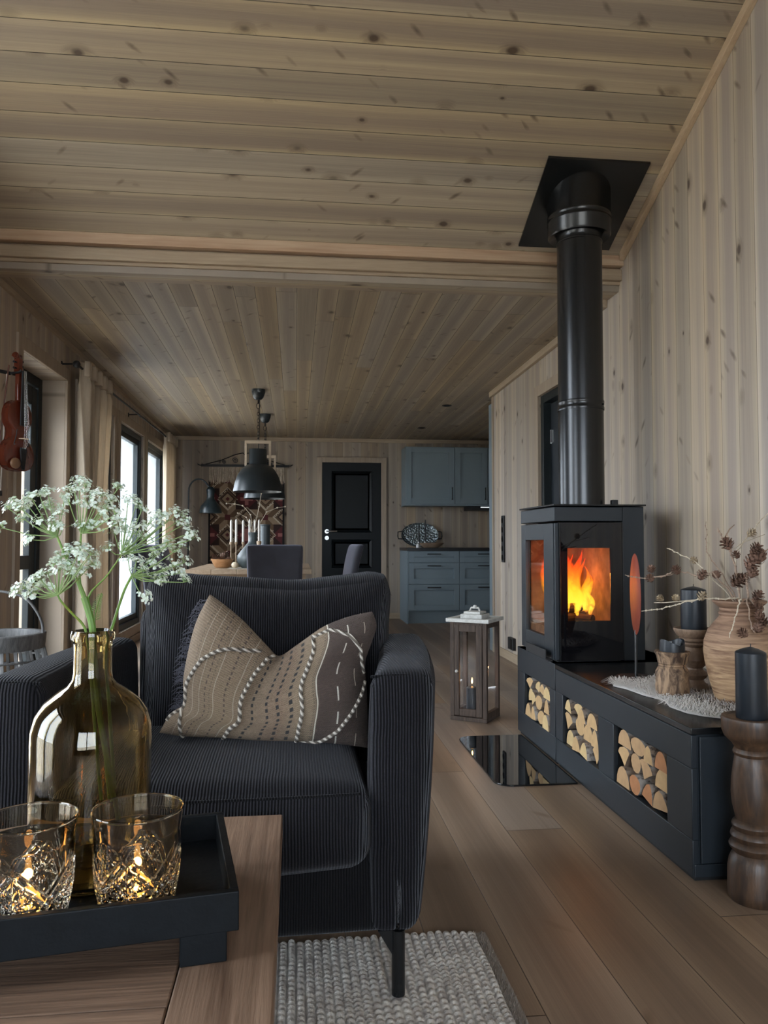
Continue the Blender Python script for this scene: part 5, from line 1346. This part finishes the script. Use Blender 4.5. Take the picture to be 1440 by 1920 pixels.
m = MB().tube([(-.03, 0, H+.056), (-.022, 0, H+.075), (.022, 0, H+.075), (.03, 0, H+.056)], .006, 8).ball((0, 0, H+.08), .012, 10, 6); m.build('handle', M_whitewash, t, M=LQ)
cp = LQ @ Vector((-.008, -.03, 0))
t = candle(cp.x, cp.y, .0225, .032, .165, 'lit black candle standing inside the wooden lantern')
MB().lathe([(.0004, 0), (.0035, .006), (.0042, .013), (.0022, .026), (.0004, .034)], (cp.x, cp.y, .196), 12, cap=False).build('flame', M_flameC, t, smooth=180)
l = bpy.data.lights.new('candle_light', 'POINT'); l.energy = .25; l.color = (1.0, .5, .18); l.shadow_soft_size = .006
o = bpy.data.objects.new('candle_light', l); COL.objects.link(o); o.location = (cp.x, cp.y, .25)
# ---------------------------------------------------------------- curtains on a rod
M_lin = NT('natural_linen'); x_, y_, z_, v_ = M_lin.xyz()
wf = M_lin.noise(M_lin.vec(M_lin.mth('MULTIPLY', x_, 1.0), y_, M_lin.mth('MULTIPLY', z_, .15)), 90.0, 3.0)
lc = M_lin.mix(wf, (.50, .42, .32), (.64, .56, .45))
d1 = M_lin.n('BsdfDiffuse', None, 0, Color=lc); d2 = M_lin.n('BsdfTranslucent', None, 0, Color=lc)
M_lin = M_lin.shader(M_lin.n('MixShader', None, 0, i0=.38, i1=d1, i2=d2))
RX, RZ = XL+.115, 2.205
t = thing('curtain_rod', 'thin black iron curtain rod along the window wall', 'curtain rod', (RX, 7.4, RZ))
MB().tube([(RX, 5.40, RZ), (RX, 9.72, RZ)], .0085, 10).build('rod', M_iron, t)
MB().ball((RX, 5.385, RZ), .026, 16, 10).build('finial', M_iron, t)
MB().ball((RX, 9.735, RZ), .026, 16, 10).build('finial', M_iron, t)
for yy in (5.44, 7.55, 9.70):
    m = MB().box(XL, yy-.012, RZ-.065, XL+.006, yy+.012, RZ+.03).tube([(XL+.004, yy, RZ+.012), (RX-.02, yy, RZ+.014), (RX, yy, RZ-.012)], .006, 8)
    m.build('bracket', M_iron, t)
def curtain(y0, y1, label, nf, seed):
    rr = random.Random(seed); ph = [rr.uniform(-.5, .5) for _ in range(nf+2)]
    def f(u, v):
        z = .03+(RZ+.045-.03)*v
        gather = .80+.20*v if v < .93 else 1.0
        amp = .040+.012*math.sin(seed+u*9)
        k = u*nf; y = y0+(y1-y0)*u; yc = (y0+y1)/2; y = yc+(y-yc)*(1.0-.10*math.sin(PI*min(1, v*1.05))) 
        w = math.sin(2*PI*k+ph[int(k)]*.0+.5*math.sin(3*v+seed))
        a2 = amp if v < .94 else amp*.75
        x = RX+.0+a2*w+.014*math.sin(2*PI*k*2+v*3)
        if v > .955: x += .004*math.sin(u*nf*40)
        return (x, y, z)
    t = thing('curtain', label, 'curtain', (RX, (y0+y1)/2, 0), group=None)
    o = MB().grid(f, 110, 60).build('cloth', M_lin, t, smooth=180)
    s = o.modifiers.new('thick', 'SOLIDIFY'); s.thickness = .002
    def hd(u, v):
        x, y, z = f(u, 1.0); z = RZ-.055+.105*v; x = RX+.030*math.sin(2*PI*u*nf)+.012*math.sin(2*PI*u*nf*3)
        return (x+.022, y, z)
    o = MB().grid(hd, 150, 6).build('pleated_heading', M_lin, t, smooth=180)
    s = o.modifiers.new('thick', 'SOLIDIFY'); s.thickness = .004
curtain(5.50, 6.28, 'beige linen curtain hanging nearest the glass door', 5, 1)
curtain(8.98, 9.66, 'beige linen curtain at the far end of the windows', 5, 4)

# ---------------------------------------------------------------- violin on a wall hook
V0 = at(30, 780, 3.85)
VR = math.radians(68)
VQ = Matrix.Translation((V0.x+.004, 3.85, 1.338)) @ Matrix.Rotation(VR, 4, 'Z') @ Matrix.Scale(.96, 4)
M_vio = NT('violin_varnish'); x_, y_, z_, v_ = M_vio.xyz()
g_ = M_vio.noise(M_vio.vec(M_vio.mth('MULTIPLY', x_, 1.0), y_, M_vio.mth('MULTIPLY', z_, .08)), 60.0, 4.0)
M_vio = M_vio.pbr(M_vio.mix(g_, (.05, .009, .005), (.14, .026, .011)), .22, 0, None, Coat_Weight=.6, Coat_Roughness=.1)
t = thing('violin', 'reddish brown violin hanging upright on a black wall hook', 'violin', (V0.x+.012, 3.85, 1.335), 0)
half = [(0, 0), (.040, .002), (.075, .014), (.096, .040), (.103, .075), (.098, .108), (.083, .132), (.076, .142), (.066, .150), (.056, .172), (.055, .195), (.060, .214), (.068, .224), (.073, .232), (.080, .250), (.083, .275), (.079, .302), (.066, .328), (.044, .345), (.020, .353), (0, .355)]
out = [(x, z) for x, z in half]+[(-x, z) for x, z in half[-2:0:-1]]
def plate(y0, y1, sc=1.0, arch=0.0):
    n_ = len(out); m = MB(); c = (0, .17); V = []; F = []
    rings = [1.0, .93, .75, .45, .15]
    for k, r in enumerate(rings):
        for x, z in out: V.append((c[0]+(x*sc-c[0])*r, y0+(y1-y0)*(math.cos(min(1, (1-r)*1.0)*0)*0+(1-r**2)) if k else y0, c[1]+((z-c[1])*sc)*r))
    for k in range(len(rings)-1):
        for i in range(n_): F.append((k*n_+i, k*n_+(i+1) % n_, (k+1)*n_+(i+1) % n_, (k+1)*n_+i))
    F.append(tuple((len(rings)-1)*n_+i for i in range(n_)))
    return m.add(V, F)
m = MB(); m.prism([(x*.975, .17+(z-.17)*.985) for x, z in out], 'Y', -.016, .016); m.build('ribs', M_vio, t, M=VQ, smooth=50)
m = plate(-.019, -.033); m.prism(out, 'Y', -.0195, -.016); m.build('front_plate', M_vio, t, M=VQ, smooth=40)
m = plate(.019, .030); m.prism(out, 'Y', .016, .0195); m.build('back_plate', M_vio, t, M=VQ, smooth=40)
MB().box(-.013, -.022, .345, .013, .002, .50).tube([(0, -.010, .345), (0, -.006, .50)], [.016, .012], 10).build('neck', M_vio, t, M=VQ, smooth=40)
m = MB().box(-.012, -.018, .498, .012, .012, .565); m.tube([(-.011, .004+.016*math.cos(.6*k)*(1-k/16), .578+.018*math.sin(.6*k)*(1-k/16)) for k in range(14)], .007, 6); m.tube([(.0, -.002, .560), (.0, .008, .582)], [.013, .015], 12)
m.tube([(-.021, .004, .580), (.021, .004, .580)], .011, 12); m.build('scroll', M_vio, t, M=VQ)
for k, (s, z) in enumerate(((-1, .515), (1, .530), (-1, .545), (1, .555))): MB().tube([(s*.010, -.003, z), (s*.032, -.003, z)], [.004, .006], 8).build('peg', M_black, t, M=VQ)
MB().prism([(-.021, .225), (.021, .225), (.013, .50), (-.013, .50)], 'Y', -.044, -.036).build('fingerboard', M_black, t, M=VQ, smooth=0)
MB().prism([(-.007, .005), (.007, .005), (.021, .10), (.018, .115), (-.018, .115), (-.021, .10)], 'Y', -.046, -.038).build('tailpiece', M_black, t, M=VQ, smooth=0)
MB().prism([(-.021, -.032), (.021, -.032), (.017, -.060), (0, -.064), (-.017, -.060)], 'Z', .158, .162).build('bridge', simple('maple_bridge', (.5, .36, .22), .5), t, M=VQ, smooth=0)
m = MB().ball((-.045, -.036, .035), .032, 14, 8, (1.1, .35, .85)); m.build('chin_rest', simple('boxwood_chin_rest', (.20, .11, .06), .4), t, M=VQ)
M_str = simple('steel_string', (.7, .7, .68), .25, 1.0, 0)
for k in range(4):
    x = (-.0165+.011*k); MB().tube([(x*.6, -.046, .11), (x, -.064, .16), (x*.45, -.045, .50)], .0007, 4).build('string', M_str, t, M=VQ)
for s in (-1, 1):
    MB().tube([(s*.030, -.0335, .200), (s*.035, -.0335, .203), (s*.038, -.0335, .196), (s*.036, -.033, .185), (s*.046, -.0318, .150), (s*.052, -.031, .135), (s*.050, -.031, .126), (s*.044, -.0318, .130)], .0022, 5).build('f_hole', M_black, t, M=VQ)
t = thing('violin_hook', 'black padded wall hook holding the violin by its scroll', 'wall hook', (XL, 3.82, 1.86))
hk = VQ @ Vector((0, .03, .505))
m = MB().box(XL, hk.y-.03, hk.z-.03, XL+.012, hk.y+.03, hk.z+.06)
m.tube([(XL+.01, hk.y, hk.z+.03), (XL+.08, hk.y, hk.z+.02), (hk.x-.04, hk.y, hk.z-.005), tuple(VQ @ Vector((-.018, .03, .490)))], .009, 8)
m.build('arm', M_black, t)
m = MB()
for s in (-1, 1): m.tube([tuple(VQ @ Vector((0, .030, .490))), tuple(VQ @ Vector((s*.020, .022, .490))), tuple(VQ @ Vector((s*.021, -.030, .492))), tuple(VQ @ Vector((s*.021, -.040, .50)))], .0065, 8)
m.build('yoke', M_black, t)
t = thing('violin_bow', 'slim violin bow hanging behind the violin', 'bow', tuple(VQ @ Vector((-.04, .06, .1))))
m = MB().tube([tuple(VQ @ Vector((-.024, .032, .53))), tuple(VQ @ Vector((-.050, .050, .2))), tuple(VQ @ Vector((-.060, .050, -.115)))], [.004, .0035, .003], 8); m.build('stick', simple('bow_stick', (.10, .03, .015), .35), t)
m = MB().tube([tuple(VQ @ Vector((-.022, .045, .50))), tuple(VQ @ Vector((-.046, .050, -.105)))], .003, 5, flat=.35); m.build('hair', simple('bow_hair', (.55, .48, .42), .6), t)
MB().box(-.064, .042, -.125, -.042, .056, -.100).build('tip', M_black, t, M=VQ, smooth=0)

# ---------------------------------------------------------------- lattice lantern basket behind the chair
bx, by, bz = -1.20, 3.30, .63
t = thing('basket_lantern', 'round grey wooden lattice lantern with a bent handle beside the armchair', 'lantern', (bx, by, 0))
M_gw = wood('grey_stained_wood', (.035, .038, .040), (.14, .14, .14), 'Z', 10, .2, .5, .3)
R = .175
MB().lathe([(R-.020, bz-.062), (R, bz-.062), (R+.004, bz-.03), (R+.006, bz-.004), (R+.002, bz), (R-.02, bz), (R-.024, bz-.01), (R-.022, bz-.06)], (bx, by, 0), 56, cap=False).build('rim', M_gw, t)
for k in range(22):
    a = 2*PI*k/22; m = MB(); ca, sa = math.cos(a), math.sin(a)
    P = [(bx+(R-.006)*ca, by+(R-.006)*sa, bz-.06), (bx+(R+.045)*ca, by+(R+.045)*sa, bz*.5), (bx+(R+.01)*ca, by+(R+.01)*sa, .03)]
    m.tube([cat([Vector(p) for p in P], i/10) for i in range(11)], .0075, 6, flat=.45); m.build('stave', M_gw, t, smooth=40)
for k in range(1, 12):
    q = k/12; z = (bz-.06)*(1-q)+.03*q; r = R-.004+.049*math.sin(PI*q)
    MB().tube([(bx+r*math.cos(a), by+r*math.sin(a), z) for a in [2*PI*i/48 for i in range(48)]], .0045, 5, closed=True).build('hoop', M_gw, t)
MB().lathe([(.001, 0), (R, 0), (R+.01, .03), (.001, .03)], (bx, by, 0), 40).build('base', M_gw, t)
hp = [(bx-R*.96, by, bz-.03), (bx-R*1.0, by, bz+.04), (bx-R*.75, by, bz+.125), (bx-R*.3, by, bz+.165), (bx+R*.15, by, bz+.165), (bx+R*.62, by, bz+.135), (bx+R*.95, by, bz+.05), (bx+R*1.0, by, bz-.03)]
MB().tube([cat([Vector(p) for p in hp], i/32) for i in range(33)], .0055, 8, flat=1.6).build('handle', M_gw, t, smooth=180)
# ---------------------------------------------------------------- cow parsley in the bottle
M_stem = simple('green_stem', (.10, .22, .035), .5, 0, .2, 30, Subsurface_Weight=.1)
M_ray = simple('pale_green_ray', (.22, .32, .12), .6, 0, .2, 40)
M_petal = simple('white_floret', (.74, .80, .70), .7, 0, .12, 60, Subsurface_Weight=.15)
rg = random.Random(21)
def floret(m, c, n_, r):
    n_ = n_.normalized(); u = n_.orthogonal().normalized(); w = n_.cross(u); a0 = rg.random()*6
    for k in range(5):
        a = a0+2*PI*k/5; d = u*math.cos(a)+w*math.sin(a); s = n_.cross(d)
        m.add([c, c+d*r*.55+s*r*.42+n_*r*.15, c+d*r+n_*r*.22, c+d*r*.55-s*r*.42+n_*r*.15], [(0, 1, 2, 3)])
def umbel(parent, hub, tips, spread=.013, nfl=16, r=.0028):
    """hub -> rays -> small round heads of florets"""
    m = MB(); m.mi = 1
    rays = []
    for tp in tips:
        mid = hub.lerp(tp, .5)+Vector((0, 0, -.004)); m.tube([hub, mid, tp], [.0011, .0008, .0007], 5)
    for tp in tips:
        ax = (tp-hub).normalized()*.6+Vector((0, 0, .6)); ax.normalize()
        for k in range(nfl):
            d = Vector((rg.gauss(0, 1), rg.gauss(0, 1), rg.gauss(0, 1))).normalized()
            if d.dot(ax) < -.15: d = d-ax*2*d.dot(ax)
            c = tp+d*spread*rg.uniform(.55, 1.0)
            m.mi = 1; m.tube([tp, c], .00035, 3, cap=False); m.mi = 0
            for q in range(4):
                dd = Vector((rg.gauss(0, 1), rg.gauss(0, 1), rg.gauss(0, 1)))*.0022
                floret(m, c+dd, d+ax*.4, r*rg.uniform(.8, 1.15))
    return m.build('umbel', [M_petal, M_ray], parent, smooth=0)
def A(px, py, Y): return at(px, py, Y)
def umb(parent, hub, pix, Y, jit=.03, **k):
    umbel(parent, hub, [A(px, py, Y+rg.uniform(-jit, jit)) for px, py in pix], **k)
def path(parent, pts, r0, r1, name='stem'):
    P = [A(*p) for p in pts]; Q = []
    for i in range(41): Q.append(cat(P, i/40))
    MB().tube(Q, [r0+(r1-r0)*i/40 for i in range(41)], 8).build(name, M_stem, parent); return Q[-1]
VB = VY
G = 'cow parsley in the bottle'
# main stem, three heads
t = thing('cow_parsley', 'thick cow parsley stem branching to the two upper flower heads', 'flower', A(205, 1560, VB), group=None)
path(t, [(222, 1545, VB+.01), (200, 1420, VB), (181, 1300, VB), (176, 1225, VB), (172, 1170, VB), (158, 1120, VB)], .0042, .0055)
e = path(t, [(158, 1120, VB), (140, 1075, VB), (122, 1040, VB), (107, 1006, VB)], .0038, .0016, 'branch')
umb(t, e, [(60, 935), (75, 930), (52, 948), (90, 925), (30, 945), (18, 955), (100, 950), (112, 965), (48, 975), (75, 980), (58, 1012), (5, 990), (120, 940), (105, 985), (85, 955), (118, 990), (42, 955)], VB, nfl=10)
e = path(t, [(150, 1098, VB), (148, 1060, VB), (150, 1030, VB), (152, 1000, VB)], .0022, .0014, 'branch')
umb(t, e, [(148, 905), (160, 912), (170, 925), (140, 920), (178, 940), (190, 930), (125, 928), (200, 955), (185, 960), (165, 945), (215, 965), (208, 940), (178, 985), (158, 990), (150, 950), (195, 975), (220, 918), (215, 985)], VB-.02, nfl=10)
# low head to the left
t = thing('cow_parsley', 'cow parsley with a low flat flower head drooping towards the basket', 'flower', A(165, 1480, VB-.01), group=None)
e = path(t, [(190, 1500, VB-.03), (176, 1340, VB-.03), (168, 1240, VB-.015), (160, 1180, VB-.01), (135, 1150, VB-.02), (115, 1128, VB-.03), (108, 1116, VB-.03)], .0026, .0014)
umb(t, e, [(100, 1060), (115, 1045), (130, 1035), (145, 1040), (160, 1048), (172, 1058), (110, 1070), (125, 1062), (140, 1068), (90, 1075), (155, 1075), (75, 1085), (60, 1095), (45, 1103), (35, 1112), (68, 1110), (60, 1118), (85, 1100), (170, 1040), (150, 1028), (132, 1080)], VB-.03, nfl=11)
# right stems
t = thing('cow_parsley', 'cow parsley stem arching right with a wide loose flower head', 'flower', A(210, 1450, VB+.01), group=None)
path(t, [(215, 1480, VB+.03), (205, 1330, VB+.025), (200, 1220, VB+.015), (214, 1165, VB+.01), (232, 1110, VB+.02), (247, 1080, VB+.02)], .0030, .0018)
e = A(247, 1080, VB+.02)
umb(t, e, [(255, 1055), (262, 1070), (240, 1050), (285, 1040), (300, 1030), (315, 1020), (325, 1035), (340, 1025), (345, 1055), (335, 1075), (345, 1092), (300, 1085), (310, 1070), (270, 1120), (285, 1060), (325, 1060), (290, 1090)], VB+.03, nfl=9)
t = thing('cow_parsley', 'slim cow parsley stem with pale heads before the windows', 'flower', A(180, 1500, VB+.02), group=None)
e = path(t, [(205, 1500, VB+.04), (190, 1340, VB+.02), (180, 1230, VB+.01), (170, 1150, VB+.012), (168, 1115, VB+.015), (200, 1080, VB+.03), (228, 1040, VB+.04)], .0024, .0012)
umb(t, e, [(240, 940), (255, 945), (265, 958), (228, 985), (215, 1000), (235, 1000), (250, 1000), (262, 990), (275, 985), (290, 970), (300, 985), (315, 975), (330, 965), (342, 985), (355, 1000), (360, 1012), (270, 1010), (205, 1030), (232, 1025), (345, 970), (305, 965)], VB+.04, nfl=9)
t = thing('cow_parsley_leaf', 'small feathery green leaf sprouting at the bottle mouth', 'leaf', A(180, 1170, VB), group=None)
m = MB(); Q = [A(176, 1172, VB), A(179, 1150, VB), A(184, 1130, VB-.005), A(190, 1112, VB-.01)]
m.tube(Q, .0009, 5)
for i in range(14):
    q = i/14; c = cat(Q, .15+.8*q)
    for sg in (-1, 1):
        L = .012*(1-q*.6); d = Vector((sg*.9, -.1, .45)).normalized(); s = Vector((0, 0, 1))*.0008
        m.add([c, c+d*L*.5+s, c+d*L, c+d*L*.5-s], [(0, 1, 2, 3)])
m.build('leaflet', M_stem, t, smooth=0)
# ---------------------------------------------------------------- camera, light
cam = bpy.data.cameras.new('camera'); co = bpy.data.objects.new('camera', cam); COL.objects.link(co)
cam.sensor_fit = 'VERTICAL'; cam.sensor_height = 36.0; cam.lens = 36.0*FPX/1920.0; cam.clip_start = .05
co.location = CAM; co.rotation_euler = (PI/2+PIT, 0, -YAW)
S.camera = co

W = bpy.data.worlds.new('sky'); S.world = W; W.use_nodes = True
nt = W.node_tree; bg = nt.nodes['Background']
tc = nt.nodes.new('ShaderNodeTexCoord'); sp = nt.nodes.new('ShaderNodeSeparateXYZ'); nt.links.new(tc.outputs['Generated'], sp.inputs[0])
cr = nt.nodes.new('ShaderNodeValToRGB'); nt.links.new(sp.outputs[2], cr.inputs[0])
e = cr.color_ramp.elements; e[0].position = 0.0; e[0].color = (.70, .80, .92, 1); e[1].position = .6; e[1].color = (.86, .93, 1.0, 1)
nt.links.new(cr.outputs[0], bg.inputs[0]); bg.inputs[1].default_value = SKY

def portal(x, y, z, sx, sy, rot):
    l = bpy.data.lights.new('window_daylight', 'AREA'); l.shape = 'RECTANGLE'; l.size = sx; l.size_y = sy
    l.cycles.is_portal = True
    o = bpy.data.objects.new('window_daylight', l); COL.objects.link(o); o.location = (x, y, z); o.rotation_euler = rot
for a, bb, z0, z1 in OPEN: portal(XL-.31, (a+bb)/2, (z0+z1)/2, z1-z0, bb-a, (0, -PI/2, 0))
portal(.1, YR-.1, 1.35, 2.6, 2.1, (PI/2, 0, 0))

S.view_settings.view_transform = 'Standard'; S.view_settings.look = 'None'; S.view_settings.gamma = 1.0
S.view_settings.exposure = EXPO; S.view_settings.use_curve_mapping = False
c = S.cycles
c.max_bounces = 10; c.diffuse_bounces = 5; c.glossy_bounces = 5; c.transmission_bounces = 10; c.transparent_max_bounces = 16
c.use_denoising = True; c.caustics_refractive = False; c.caustics_reflective = False; c.sample_clamp_indirect = 6.0; c.blur_glossy = .5
